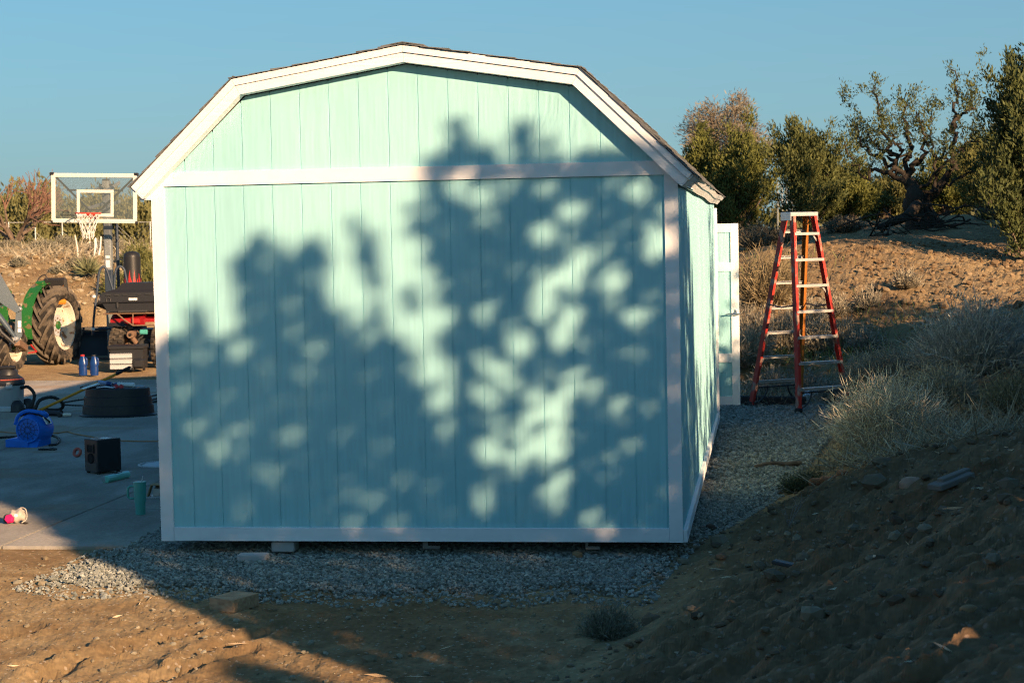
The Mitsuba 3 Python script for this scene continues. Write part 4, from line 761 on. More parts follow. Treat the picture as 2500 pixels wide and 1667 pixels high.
vd = (CAM - hb) * [1, 1, 0]; vd /= np.linalg.norm(vd); va_ = math.atan2(vd[1], vd[0])
def flame(a0, zb_, h_, w_, lean):
    n = 9; L, Rr_ = [], []
    for i in range(n):
        t = i / (n - 1); wid = w_ * (math.sin(PI * min(1, 0.25 + t * 0.75)) ** 0.8) * (1 - t) ** 0.35; mid = lean * t * t + 0.02 * math.sin(t * 6)
        L.append((a0 + mid - wid / 2, zb_ + h_ * t)); Rr_.append((a0 + mid + wid / 2, zb_ + h_ * t))
    V = [((Rh + 0.003) * math.cos(a_) + hb[0], (Rh + 0.003) * math.sin(a_) + hb[1], z_) for a_, z_ in L + Rr_]
    F = []
    for i in range(n - 1): F += [[i, n + i, n + i + 1], [i, n + i + 1, i + 1]]
    return np.array(V), np.array(F)
fb_ = at(306, 657, np.hypot(*(hb - CAM)[:2]))[2]
part(k, 'flame_print', cat(*[flame(va_ + a_, fb_ - 0.05, h_, w_, l_) for a_, h_, w_, l_ in ((0.95, 0.30, 0.35, -0.1), (0.55, 0.20, 0.3, 0.12), (0.2, 0.36, 0.28, 0.1), (-0.1, 0.22, 0.3, -0.1), (-0.35, 0.36, 0.35, 0.1), (-0.6, 0.2, 0.28, -0.12), (-0.95, 0.32, 0.3, 0.05), (1.4, 0.24, 0.3, 0), (-1.4, 0.24, 0.3, 0))]), 'flame_red')
# bent tube frame
k = thing('tube_frame', 'dark bent-tube frame with white clamps standing in front of the hoop pole', 'tube frame')
fd = np.linalg.norm(Q0[:2] - CAM[:2]) + 1.2
part(k, 'hoop', tube(spline([at(px, py, fd) for px, py in ((213, 770), (214, 752), (217, 715), (224, 660), (227, 630), (233, 615), (241, 614), (247, 625), (253, 645), (260, 668))], 40), 0.022, 10), 'hoop_blue', smooth=True)
part(k, 'hoop', tube(spline([at(px, py, fd + 0.3) for px, py in ((261, 780), (262, 700), (263, 650), (266, 622), (274, 612), (284, 617), (289, 635), (295, 665), (300, 700), (302, 780))], 40), 0.022, 10), 'hoop_blue', smooth=True)
for px, py in ((216, 681), (214, 756)): part(k, 'clamp', cyl(at(px, py, fd), 0.035, 0.05, 14, None, 0.006), 'label_white', smooth=40)
part(k, 'cross_tube', tube([at(214, 757, fd), at(240, 755, fd + 0.1), at(262, 755, fd + 0.3)], 0.022, 10), 'hoop_blue', smooth=True)
part(k, 'padded_roll', tube([at(225, 690, fd + .1), at(250, 700, fd + .1)], 0.11, 14), 'black_plastic', smooth=40)
# scraper blade behind
k = thing('box_scraper', 'dark steel scraper blade lying behind the tractor wheel', 'scraper')
sd = 36.0; sp, sq = at(176, 765, sd), at(262, 768, sd)
for p in (sp, sq): p[2] = 0.0
part(k, 'blade', xf(tri(trimesh.convex.convex_hull(np.array([[0, 0, 0.05], [0, 0.08, 0.05], [0, 0.3, 0.5], [0, 0.38, 0.5], [1, 0, 0.05], [1, 0.08, 0.05], [1, 0.3, 0.5], [1, 0.38, 0.5]]) * [np.linalg.norm(sq - sp), 1, 1])), np.stack([(sq - sp) / np.linalg.norm(sq - sp), [-(sq - sp)[1] / np.linalg.norm(sq - sp), (sq - sp)[0] / np.linalg.norm(sq - sp), 0], [0, 0, 1]], 1), sp), 'dark_steel')
for p in (sp, sq): part(k, 'side_plate', box(p + [0, 0.1, 0.28], (0.03, 0.7, 0.55), ch=0.005), 'dark_steel')
part(k, 'top_beam', beam(sp + [0, 0.2, 0.55], sq + [0, 0.2, 0.55], 0.1, 0.1, ch=0.01), 'dark_steel')

# ---------------------------------------------------------------- tractor at the left edge, facing the camera
tw = on_level(128, 838, 0.0); ts = np.linalg.norm(tw - CAM) / FPX * 2500 / 2352
tr = thing('tractor', 'green farm tractor with cream wheels and grey front loader at the left edge', 'tractor')
RT = rotz(-0.07); T0 = np.array([tw[0], tw[1] + 0.12, 0.0])
def tm_(m_): return xf(m_, RT, T0)
RW = 88 * ts; HW = 0.185
def ag_tyre(R, hw_, rim, nl, lug):
    body = lathe([(rim, hw_ * 0.72), (rim * 1.08, hw_ * 0.95), (R * 0.78, hw_ * 1.08), (R * 0.88, hw_ * 1.0), (R * 0.915, hw_ * 0.75), (R * 0.93, 0), (R * 0.915, -hw_ * 0.75), (R * 0.88, -hw_ * 1.0), (R * 0.78, -hw_ * 1.08), (rim * 1.08, -hw_ * 0.95), (rim, -hw_ * 0.72)], 56, roty(PI / 2))
    ms = [body]
    for sgn in (-1, 1):
        for i in range(nl):
            t0 = 2 * PI * (i + (0.5 if sgn > 0 else 0)) / nl; V = []
            for j, u in enumerate(np.linspace(-0.06, 1.05, 6)):
                x = sgn * hw_ * u; t = t0 - u * 0.36 * (1.1 if R > 0.5 else 0.9) - 0.05 * u * u; rb = R * (0.90 - (0.055 if j == 5 else 0)); rt = R * (1.0 - 0.012 * u * u - (0.05 if j == 5 else 0))
                wt = lug * (0.75 + 0.5 * u)
                for rr_, w_ in ((rb, wt * 1.3), (rt, wt)):
                    for s_ in (-1, 1): V.append((x, rr_ * math.cos(t + s_ * w_ / R / 2), rr_ * math.sin(t + s_ * w_ / R / 2)))
            F = []
            for j in range(5):
                a_ = j * 4
                for p_, q_2 in ((0, 2), (2, 3), (3, 1), (1, 0)): F += [[a_ + p_, a_ + q_2, a_ + q_2 + 4], [a_ + p_, a_ + q_2 + 4, a_ + p_ + 4]]
            F += [[0, 1, 3], [0, 3, 2], [20, 23, 21], [20, 22, 23]]
            ms.append((np.array(V), np.array(F)))
    return ms[0], cat(*ms[1:])
def wheel(c, R, hw_, rim, nl, lug, outer, small=False):
    c = np.array(c)
    ty, lg = ag_tyre(R, hw_, rim, nl, lug); k1 = part(tr, 'tyre', tm_(xf(ty, None, c)), 'rubber', smooth=30); part(k1, 'tread_lugs', tm_(xf(lg, None, c)), 'dusty_rubber', kind='stuff')
    k2 = part(tr, 'rim', tm_(lathe([(rim * 1.0, hw_ * 0.85), (rim * 0.96, hw_ * 0.80), (rim * 0.93, hw_ * 0.55), (rim * 0.9, hw_ * 0.2), (rim * 0.86, hw_ * 0.05), (rim * 0.55, -hw_ * 0.05), (rim * 0.5, -hw_ * 0.02), (0, 0)] if not small else
                           [(rim, hw_ * 0.85), (rim * 0.94, hw_ * 0.78), (rim * 0.9, hw_ * 0.3), (rim * 0.72, hw_ * 0.12), (rim * 0.6, hw_ * 0.3), (rim * 0.45, hw_ * 0.34), (0, hw_ * 0.34)], 48, roty(PI / 2 * outer), c)), 'cream_paint', smooth=35)
    off = (0.0 if not small else hw_ * 0.34)
    part(k2, 'hub_plate', tm_(xf(cyl((0, 0, 0), rim * 0.44 if not small else rim * 0.42, 0.012, 32, roty(PI / 2), 0.003), None, c + [outer * (off + 0.006), 0, 0])), 'light_grey_plastic' if not small else 'cream_paint', smooth=40)
    part(k2, 'hub_cap', tm_(xf(cyl((0, 0, 0), rim * 0.17, 0.04, 24, roty(PI / 2), 0.008), None, c + [outer * (off + 0.026), 0, 0])), 'green_paint', smooth=40)
    for i in range(8 if not small else 6):
        t = 2 * PI * i / (8 if not small else 6); part(k2, 'bolt', tm_(xf(cyl((0, 0, 0), 0.014, 0.022, 8, roty(PI / 2)), None, c + [outer * (off + 0.018), math.cos(t) * rim * 0.28, math.sin(t) * rim * 0.28])), 'rust_metal')
wheel((0, 0, RW), RW, HW, RW * 0.63, 17, 0.06, 1)
wheel((-1.45, 0, RW), RW, HW, RW * 0.63, 17, 0.042, -1)
fw = on_level(20, 858, 0.0); fR = 57 * np.linalg.norm(fw - CAM) / FPX * 2500 / 2352
fl_ = RT.T @ (fw + [0, 0.1, 0] - T0); 
wheel((fl_[0], fl_[1], fR), fR, 0.12, fR * 0.56, 14, 0.032, 1, True)
wheel((-1.45 - fl_[0], fl_[1], fR), fR, 0.12, fR * 0.56, 14, 0.032, -1, True)
yf = fl_[1]
part(tr, 'front_axle', tm_(cat(beam((fl_[0] - 0.08, yf, fR), (-1.37 - fl_[0], yf, fR), 0.12, 0.12, ch=0.02))), 'dark_steel')
part(tr, 'rear_axle', tm_(tube([(-0.1, 0, RW), (-1.35, 0, RW)], 0.12, 14)), 'green_paint')
def fender(x0, x1, inner):
    t = np.linspace(math.radians(52), math.radians(196), 26); Rf = RW * 1.07; ms = []
    V = []; 
    for a_ in t:
        for r_, x in ((Rf, x0), (Rf, x1), (Rf - 0.012, x1), (Rf - 0.012, x0)): V.append((x, math.cos(a_) * r_, RW + math.sin(a_) * r_))
    F = []
    for j in range(len(t) - 1):
        for p_ in range(4): q2 = (p_ + 1) % 4; F += [[j * 4 + p_, j * 4 + q2, j * 4 + q2 + 4], [j * 4 + p_, j * 4 + q2 + 4, j * 4 + p_ + 4]]
    ms.append((np.array(V), np.array(F)))
    pl = [(math.cos(a_) * Rf, math.sin(a_) * Rf) for a_ in t] + [(-Rf * 0.4, -0.1), (0.2, 0.2)]
    v, f = extrude(Polygon(pl).buffer(0), 0.012); ms.append((np.stack([inner + v[:, 2], v[:, 0], RW + v[:, 1]], 1), f))
    return cat(*ms)
part(tr, 'fender', tm_(fender(-0.34, -0.12, -0.34)), 'green_paint', smooth=35); part(tr, 'fender', tm_(fender(-1.33, -1.11, -1.12)), 'green_paint', smooth=35)
part(tr, 'fender_bracket', tm_(box((-0.22, -0.16, RW * 2.05), (0.16, 0.10, 0.10), rotx(0.35), 0.01)), 'green_paint')
part(tr, 'grab_rail', tm_(tube(spline([(-0.30, -0.12, RW * 2.12), (-0.26, -0.10, RW * 2.22), (-0.16, -0.08, RW * 2.28), (-0.12, -0.08, RW * 2.14)], 14), 0.010, 8)), 'black_plastic', smooth=True)
part(tr, 'floor_plate', tm_(box((-0.72, -0.72, 0.55), (1.1, 0.7, 0.03), ch=0.005)), 'green_paint'); part(tr, 'gear_case', tm_(box((-0.72, -0.5, 0.55), (0.42, 1.3, 0.38), ch=0.05)), 'green_paint')
part(tr, 'step_bracket', tm_(cat(beam((-0.22, -0.62, 0.40), (-0.06, -0.72, 0.28), 0.02, 0.02), beam((-0.06, -0.72, 0.28), (-0.22, -0.72, 0.26), 0.02, 0.02))), 'red_plastic')
sp_ = RT.T @ (at(66, 700, 33.6) - T0)
part(tr, 'seat_back', tm_(xf(box((0, 0, 0), (0.46, 0.10, 0.40), rotx(0.15), 0.04), None, (sp_[0] - 0.08, 0.1, at(66, 668, 33.6)[2]))), 'seat_vinyl', smooth=30)
part(tr, 'seat_cushion', tm_(xf(box((0, 0, 0), (0.44, 0.42, 0.10), rotx(-0.05), 0.03), None, (sp_[0] - 0.08, -0.14, at(66, 698, 33.6)[2]))), 'seat_foam', smooth=30)
part(tr, 'seat_tear', tm_(xf(hull([(0.10, -0.06, -0.05), (0.19, -0.06, 0.10), (0.18, -0.06, 0.05), (0.13, -0.06, -0.02), (0.13, -0.045, 0.0)]), None, (sp_[0] - 0.08, 0.07, at(66, 672, 33.6)[2]))), 'seat_foam')
part(tr, 'steering_wheel', tm_(cat(tube([(-0.72 + 0.19 * math.cos(t), -0.62 + 0.17 * math.sin(t), 1.24 + 0.07 * math.sin(t)) for t in np.linspace(0, 2 * PI, 33)], 0.014, 8, False), tube([(-0.72, -0.62, 1.24), (-0.72, -0.78, 1.0)], 0.02, 8))), 'black_plastic', smooth=True)
part(tr, 'hood', tm_(hull([(-1.0, -1.0, 0.75), (-0.44, -1.0, 0.75), (-1.0, -1.0, 1.12), (-0.44, -1.0, 1.12), (-0.96, yf - 0.35, 0.75), (-0.48, yf - 0.35, 0.75), (-0.94, yf - 0.35, 1.02), (-0.5, yf - 0.35, 1.02)])), 'green_paint')
part(tr, 'engine_block', tm_(box((-0.72, (yf - 1.0) / 2 - 0.2, 0.62), (0.4, 1.6, 0.36), ch=0.03)), 'dark_steel'); part(tr, 'grille', tm_(box((-0.72, yf - 0.37, 0.88), (0.42, 0.03, 0.26), ch=0.01)), 'under_black')
ld = 32.2
def lp(px, py, d=ld): return at(px, py, d)
pt_, pb2 = lp(43, 704), lp(39, 786)
post = hull([lp(px, py, d) for px, py in ((37, 703), (49, 703), (51, 770), (41, 788), (37, 788), (33, 772)) for d in (ld, ld + 0.07)])
ldr = part(tr, 'loader_post', post, 'loader_blue')
part(ldr, 'sticker', hull([lp(px, py, ld - 0.008) for px, py in ((41, 737), (48.5, 737), (48.5, 752), (41, 752))] + [lp(45, 745, ld)]), 'label_white'); part(ldr, 'sticker', hull([lp(px, py, ld - 0.008) for px, py in ((41, 754), (49, 754), (49, 763), (41, 763))] + [lp(45, 758, ld)]), 'label_white')
part(tr, 'loader_arm', hull([lp(px, py, d) for px, py in ((-60, 600), (0, 627), (38, 700), (47, 712), (37, 719), (0, 690), (-60, 655)) for d in (ld - 0.1, ld - 0.02)]), 'loader_blue')
part(tr, 'loader_arm', hull([lp(px, py, d) + RT @ np.array([-1.05, 0.1, 0]) for px, py in ((-60, 600), (0, 627), (38, 700), (47, 712), (37, 719), (0, 690), (-60, 655)) for d in (ld - 0.1, ld - 0.02)]), 'loader_blue')
part(tr, 'lift_cylinder', tube([lp(-30, 690), lp(10, 742), lp(36, 776)], [0.05, 0.05, 0.03], 12), 'loader_blue', smooth=True)
part(tr, 'lift_rod', tube([lp(-20, 728), lp(4, 764), lp(34, 790)], 0.028, 10), 'dark_steel', smooth=True)
for px, py in ((45, 710), (37, 778)): part(ldr, 'pivot_pin', cyl(lp(px, py, ld - 0.03), 0.035, 0.08, 16, Ry, 0.006), 'galvanised', smooth=40)
part(tr, 'loader_bracket', beam(pb2, lp(58, 800, ld + 0.9), 0.1, 0.12, ch=0.01), 'rust_metal'); part(tr, 'loader_bracket', box(lp(8, 752, ld + 0.3), (0.5, 0.12, 0.07), None, 0.01), 'rust_metal')

# ---------------------------------------------------------------- basketball hoop
hd_ = 35.0
bc = at(216.5, 455.5, hd_); bs = np.hypot(*(bc - CAM)[:2]) / FPX * 2500 / 2352
BW, BH = 186 * bs * 1.06, 110.5 * bs
hoop = thing('basketball_hoop', 'basketball hoop with clear backboard, red rim and white net on a grey pole', 'basketball hoop')
RB = rotz(0.03) @ roty(0.03)
def hm(m_): return xf(m_, RB, bc)
fw_ = 0.075
bb = part(hoop, 'backboard', hm(box((0, 0, 0), (BW - 0.06, 0.006, BH - 0.06))), 'pane', label='tinted clear backboard pane')
for nm, c, s in (('frame_edge', (0, 0, BH / 2 - fw_ / 2), (BW, 0.03, fw_)), ('frame_edge', (0, 0, -BH / 2 + fw_ / 2), (BW, 0.03, fw_)), ('frame_edge', (-BW / 2 + fw_ / 2, 0, 0), (fw_, 0.03, BH - 2 * fw_)), ('frame_edge', (BW / 2 - fw_ / 2, 0, 0), (fw_, 0.03, BH - 2 * fw_))):
    part(bb, nm, hm(box((c[0], -0.012, c[2]), s, ch=0.006)), 'backboard_white')
tgx, tgz, tw_, th_ = 0.02, -0.04, BW * 0.43, BH * 0.545
for c, s in (((0, th_ / 2 - 0.03), (tw_, 0.055)), ((0, -th_ / 2 + 0.03), (tw_, 0.055)), ((-tw_ / 2 + 0.028, 0), (0.055, th_ - 0.118)), ((tw_ / 2 - 0.028, 0), (0.055, th_ - 0.118))):
    part(bb, 'target_edge', hm(box((tgx + c[0], -0.007, tgz - 0.05 + c[1]), (s[0], 0.006, s[1]))), 'backboard_white')
ta, tb_ = -0.12, 0.16
for a_, b_ in (((-BW / 2 + 0.07, BH / 2 - 0.07), (-0.10, -BH / 2 + 0.23)), ((BW / 2 - 0.07, BH / 2 - 0.07), (0.10, -BH / 2 + 0.23)), ((-BW * 0.325, BH * 0.16), (BW * 0.325, BH * 0.16)), ((-0.1, -BH / 2 + 0.24), (0.1, -BH / 2 + 0.24))):
    part(hoop, 'rear_brace', hm(beam((a_[0], 0.045, a_[1]), (b_[0], 0.045, b_[1]), 0.03, 0.035, up=(0, 1, 0))), 'black_plastic')
for sx2 in (-1, 1):
    for sz2 in (-1, 1): part(bb, 'corner_guard', hm(box((sx2 * (BW / 2 - 0.015), -0.005, sz2 * (BH / 2 - 0.015)), (0.09 if sz2 > 0 else 0.05, 0.055, 0.06), ch=0.012)), 'black_plastic')
def vinyl(m_, s): return m_
tx_ = meshkit.text_mesh('SILVERBACK', 0.032, 0.002, bold=True)
v, f = tri(tx_); v = v @ XZ.T
part(bb, 'lettering', hm(xf((v, f[:, :]), None, (-BW / 2 + 0.155, -0.0045, -BH / 2 + 0.125))), 'print_black')
em = []
for rr2, a0, a1 in ((0.060, 0.25, PI - 0.25),): em.append(tube([(rr2 * math.cos(t), 0, rr2 * math.sin(t)) for t in np.linspace(a0, a1, 14)], 0.005, 5))
em += [tube([(0, 0, 0.012), (0, 0, 0.06)], 0.004, 5), tube([(-0.055 + 0.03 * math.sin(t), 0, 0.02 + 0.03 * (1 - math.cos(t)) ) for t in np.linspace(0, 1.2, 6)], 0.004, 5), tube([(0.055 - 0.03 * math.sin(t), 0, 0.02 + 0.03 * (1 - math.cos(t))) for t in np.linspace(0, 1.2, 6)], 0.004, 5)]
part(bb, 'emblem', hm(xf(cat(*em), None, (-BW / 2 + 0.275, -0.006, -BH / 2 + 0.165))), 'print_black')
rr_ = 0.228; rimc = np.array([-0.02, -0.12 - rr_, -BH / 2 + 0.175])
rimc[0] = 0.0
part(hoop, 'rim', hm(cat(tube([rimc + [rr_ * math.cos(t), rr_ * math.sin(t), 0] for t in np.linspace(0, 2 * PI, 41)], 0.013, 8, False), hull([rimc + [x_, y_, z_] for x_, y_, z_ in ((-0.12, rr_ * 0.86, 0.01), (0.12, rr_ * 0.86, 0.01), (-0.08, rr_ + 0.11, 0.01), (0.08, rr_ + 0.11, 0.01), (-0.12, rr_ * 0.86, -0.02), (0.12, rr_ * 0.86, -0.02), (-0.08, rr_ + 0.11, -0.1), (0.08, rr_ + 0.11, -0.1))]))), 'rim_red', smooth=35)
nt = []; NN = 12
for i in range(NN):
    for sgn in (-1, 1):
        P_ = []
        for j, t in enumerate(np.linspace(0, 1, 9)):
            a_ = 2 * PI * (i + sgn * t * 2.2) / NN; r_ = rr_ * (1 - 0.62 * t ** 0.7) + (0.006 if j % 2 else -0.004); P_.append(rimc + [r_ * math.cos(a_), r_ * math.sin(a_), -0.01 - 0.44 * t + 0.02 * math.sin(i * 2.1) * t])
        nt.append(tube(P_, 0.0055, 5))
part(hoop, 'net', hm(cat(*nt)), 'net_white', smooth=True)
pole_d = hd_ + 0.75; pt2 = at(246, 415, pole_d); pb3 = at(252, 640, pole_d); pbz = ground_z(pb3[0], pb3[1])
part(hoop, 'pole', beam(np.array([pb3[0], pb3[1], pbz]), np.array([pb3[0] - 0.01, pb3[1], pt2[2]]), 0.135, 0.13, up=(0, 1, 0), ch=0.015), 'pole_grey')
part(hoop, 'pole_cap', box((pb3[0] - 0.01, pb3[1], pt2[2] + 0.01), (0.12, 0.12, 0.04), ch=0.015), 'dark_steel')
part(hoop, 'rear_strut', tube([np.array([pb3[0] + 0.13, pb3[1] + 0.12, pbz]), np.array([pb3[0] + 0.13, pb3[1] + 0.1, at(250, 505, pole_d)[2]])], 0.030, 10), 'hoop_blue', smooth=True)
for z_, e_2 in ((at(246, 425, pole_d)[2], 0.30), (at(246, 467, pole_d)[2], -0.15)):
    for s_ in (-0.09, 0.09): part(hoop, 'extension_arm', beam((pb3[0] + s_ + 0.12, pb3[1] + 0.12, z_ + 0.04), bc + RB @ np.array([s_ * 1.5, 0.05, e_2 * 0.6 - 0.1]), 0.03, 0.06, ch=0.005), 'pole_grey')
    part(hoop, 'cross_pin', tube([(pb3[0] - 0.12, pb3[1], z_), (pb3[0] + 0.2, pb3[1], z_)], 0.02, 8), 'dark_steel')
part(hoop, 'pole_band', box((pb3[0], pb3[1], at(250, 523, pole_d)[2]), (0.142, 0.14, 0.07), ch=0.004), 'hoop_blue')
for py, h_ in ((590, 0.05), (606, 0.14)): part(hoop, 'pole_sticker', box((pb3[0], pb3[1] - 0.0695, at(250, py, pole_d)[2]), (0.08, 0.004, h_)), 'label_white')
for py in (556, 566, 545): part(hoop, 'bolt', cyl((pb3[0] + 0.03 * (py % 3 - 1), pb3[1] - 0.07, at(250, py, pole_d)[2]), 0.012, 0.02, 8, Ry), 'galvanised')
part(hoop, 'base_plate', box((pb3[0], pb3[1], pbz + 0.01), (0.4, 0.4, 0.03), ch=0.004), 'dark_steel')
part(hoop, 'crank_box', box((pb3[0] + 0.02, pb3[1] - 0.09, at(252, 645, pole_d)[2]), (0.15, 0.08, 0.42), ch=0.015), 'hoop_blue')

# ---------------------------------------------------------------- plants
def shrub_mesh(x, y, r, h, n, seed, c0, c1, wid=0.007, up=0.55, z=None, droop=0.0):
    """a clump of thin twigs fanning out of one crown"""
    g = rng(seed); z = ground_z(x, y) - 0.02 if z is None else z
    th = g.uniform(0, 2 * PI, n); u = g.uniform(0, 1, n) ** up
    rad_ = u * 0.42 * r; b = np.column_stack([x + np.cos(th) * rad_ * 0.9, y + np.sin(th) * rad_ * 0.9, np.full(n, z)])
    tilt = u * 1.15 + g.normal(0, 0.16, n); th2 = th + g.normal(0, 0.5, n)
    L = np.sqrt((np.sin(tilt) * r * 0.72) ** 2 + (np.cos(tilt) * h) ** 2) * g.uniform(0.55, 1.06, n)
    d = np.column_stack([np.sin(tilt) * np.cos(th2), np.sin(tilt) * np.sin(th2), np.abs(np.cos(tilt))])
    d2 = d + g.normal(0, 0.22, (n, 3)) + np.array([0, 0, 0.15 - droop]); d2 /= np.linalg.norm(d2, axis=1, keepdims=True)
    m1 = b + d * (L * 0.55)[:, None]; t = m1 + d2 * (L * 0.45)[:, None]
    s = np.cross(d, g.normal(size=(n, 3))); s /= np.linalg.norm(s, axis=1, keepdims=True)
    w = wid * g.uniform(0.6, 1.3, n)[:, None]
    V = np.stack([b - s * w / 2, b + s * w / 2, m1 + s * w * 0.42, m1 - s * w * 0.42, t], 1)
    i = np.arange(n) * 5
    F = np.concatenate([np.stack([i, i + 1, i + 2], 1), np.stack([i, i + 2, i + 3], 1), np.stack([i + 3, i + 2, i + 4], 1)])
    k = g.uniform(0, 1, (n, 1)); col = (np.array(c0) * (1 - k) + np.array(c1) * k) * g.uniform(0.75, 1.2, (n, 1))
    C = np.repeat(col, 5, 0)
    # side sprigs on the outer half
    q = g.integers(0, n, n * 2); f_ = g.uniform(0.15, 1.0, n * 2)[:, None]; P_ = m1[q] + (t[q] - m1[q]) * f_
    D_ = d2[q] + g.normal(0, 0.55, (n * 2, 3)); lm, lc = leaves(P_, D_, g.uniform(0.05, 0.13, n * 2) * h / 0.6, wid * 0.8, seed + 1, col[q] * 1.05)
    return cat((V.reshape(-1, 3), F), lm), np.vstack([C, lc])
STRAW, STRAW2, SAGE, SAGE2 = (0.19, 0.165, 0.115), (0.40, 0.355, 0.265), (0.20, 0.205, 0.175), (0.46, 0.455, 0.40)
def shrub(name, label, cat_, group, px, py, dist, w_px, h_px, n, seed, c0, c1, wid=0.007, **kw):
    """w_px, h_px: the size it has in the survey picture; py its foot"""
    p = at(px, py, dist); s = dist / FPX * 2500 / 2352
    m, c = shrub_mesh(p[0], p[1], w_px * s / 2, h_px * s, int(n * 0.8), seed, c0, c1, wid * 1.35, **kw)
    return solo(name, m, 'leafy', label, cat_, group, color=c)
gB = 'dry shrubs at the foot of the dirt mound'
shrub('sagebrush', 'pale straw bush with upright sunlit twigs at the edge of the gravel', 'bush', None, 2040, 1035, 16.4, 265, 185, 2900, 101, (0.32, 0.28, 0.21), (0.66, 0.60, 0.48), 0.006)
shrub('sagebrush', 'large round grey bush at the right edge below the mound', 'bush', None, 2240, 880, 20.6, 275, 195, 4200, 102, SAGE, SAGE2, 0.008)
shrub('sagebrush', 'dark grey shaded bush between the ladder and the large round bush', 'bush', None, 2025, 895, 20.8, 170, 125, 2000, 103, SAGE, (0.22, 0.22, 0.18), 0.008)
shrub('sagebrush', 'grey green bush right behind the straw bush on the bank', 'bush', None, 2165, 945, 18.2, 170, 95, 1600, 104, SAGE, (0.33, 0.31, 0.23), 0.007)
shrub('sagebrush', 'low olive bush at the right picture edge on the bank', 'bush', None, 2335, 960, 16.5, 170, 105, 1400, 105, (0.10, 0.10, 0.055), (0.30, 0.27, 0.18), 0.006)
shrub('sagebrush', 'small grey green tuft at the foot of the near bank, picture bottom', 'bush', None, 1398, 1462, 9.9, 130, 95, 1300, 106, (0.10, 0.11, 0.08), (0.25, 0.25, 0.19), 0.004)
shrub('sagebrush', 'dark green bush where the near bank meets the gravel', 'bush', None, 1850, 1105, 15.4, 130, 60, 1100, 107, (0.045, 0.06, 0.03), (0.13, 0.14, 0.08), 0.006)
shrub('sagebrush', 'tall brown bush behind the ladder, left of its upper steps', 'bush', None, 1768, 690, 28.2, 110, 150, 1500, 108, (0.15, 0.12, 0.065), (0.33, 0.26, 0.15), 0.010)
shrub('sagebrush', 'small pale bush low on the bare mound right of the ladder', 'bush', None, 2083, 678, 27.6, 70, 55, 420, 109, STRAW, STRAW2, 0.011)
shrub('sagebrush', 'small pale tuft beside the right rail of the ladder', 'bush', None, 1992, 700, 27.0, 48, 60, 360, 110, STRAW, STRAW2, 0.010)
g = rng(61)
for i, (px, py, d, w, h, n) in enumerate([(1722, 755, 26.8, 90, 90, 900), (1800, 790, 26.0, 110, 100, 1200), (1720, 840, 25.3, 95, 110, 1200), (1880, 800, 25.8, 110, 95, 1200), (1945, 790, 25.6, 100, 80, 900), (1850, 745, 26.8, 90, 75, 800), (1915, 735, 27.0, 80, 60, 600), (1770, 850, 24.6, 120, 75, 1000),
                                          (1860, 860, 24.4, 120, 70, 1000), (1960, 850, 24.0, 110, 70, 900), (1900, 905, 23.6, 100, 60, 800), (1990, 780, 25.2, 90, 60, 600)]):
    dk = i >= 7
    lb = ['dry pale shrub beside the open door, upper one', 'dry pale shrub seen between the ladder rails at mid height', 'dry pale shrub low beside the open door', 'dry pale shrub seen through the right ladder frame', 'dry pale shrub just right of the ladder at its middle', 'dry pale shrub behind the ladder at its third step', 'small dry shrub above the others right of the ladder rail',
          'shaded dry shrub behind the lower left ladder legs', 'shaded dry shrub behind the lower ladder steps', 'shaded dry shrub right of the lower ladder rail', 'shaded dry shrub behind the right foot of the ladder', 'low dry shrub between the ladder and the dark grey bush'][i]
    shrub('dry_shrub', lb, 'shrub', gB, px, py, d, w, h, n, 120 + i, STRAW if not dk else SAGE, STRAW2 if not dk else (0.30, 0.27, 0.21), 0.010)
# low mat of dead grass on the crest of the bank, straw among the shrubs
Pm = []
for (px, py, d, sp) in [(2180, 1000, 14.5, 0.9), (2280, 990, 14.2, 0.9), (2345, 975, 14.3, 0.8), (2100, 1010, 15.0, 0.5), (2230, 940, 16.5, 0.8), (2000, 930, 19.5, 0.8), (1850, 905, 23.5, 1.0), (1950, 1030, 15.6, 0.35), (1975, 1010, 16.0, 0.4), (1740, 900, 24.0, 0.8), (1800, 830, 25.2, 1.4), (1920, 830, 25.0, 1.4), (2200, 860, 20.5, 1.2)]:
    c0_ = at(px, py, d); q2 = np.column_stack([g.normal(c0_[0], sp * 0.5, 420), g.normal(c0_[1], sp * 0.6, 420)]); Pm.append(q2)
for (px, py, d, sp) in [(30, 600, 49, 2.2), (110, 604, 49.5, 2.5), (190, 606, 49, 2.5), (270, 606, 49, 2.5), (340, 610, 48, 2.0), (60, 596, 56, 3), (180, 594, 58, 4), (300, 594, 58, 4), (260, 640, 46.5, 1.4)]:
    c0_ = at(px, py, d); q2 = np.column_stack([g.normal(c0_[0], sp * 0.6, 330), g.normal(c0_[1], sp * 0.4, 330)]); Pm.append(q2)
Pm = np.vstack(Pm); nm_ = len(Pm); dm = np.column_stack([g.normal(0.1, 0.6, nm_), g.normal(0, 0.6, nm_), np.abs(g.normal(0.35, 0.35, nm_))])
m, c = leaves(np.column_stack([Pm, height(Pm[:, 0], Pm[:, 1])]), dm, g.uniform(0.12, 0.42, nm_) * np.where(Pm[:, 1] > 25, 1.0, 1), g.uniform(0.005, 0.011, nm_) * np.where(Pm[:, 1] > 25, 3, 1), 63, stone_cols(nm_, g, (0.20, 0.17, 0.11), (0.42, 0.37, 0.27)))
solo('dry_grass', m, 'leafy', 'matted dead grass along the crest of the bank', 'dry grass', kind='stuff', color=c)
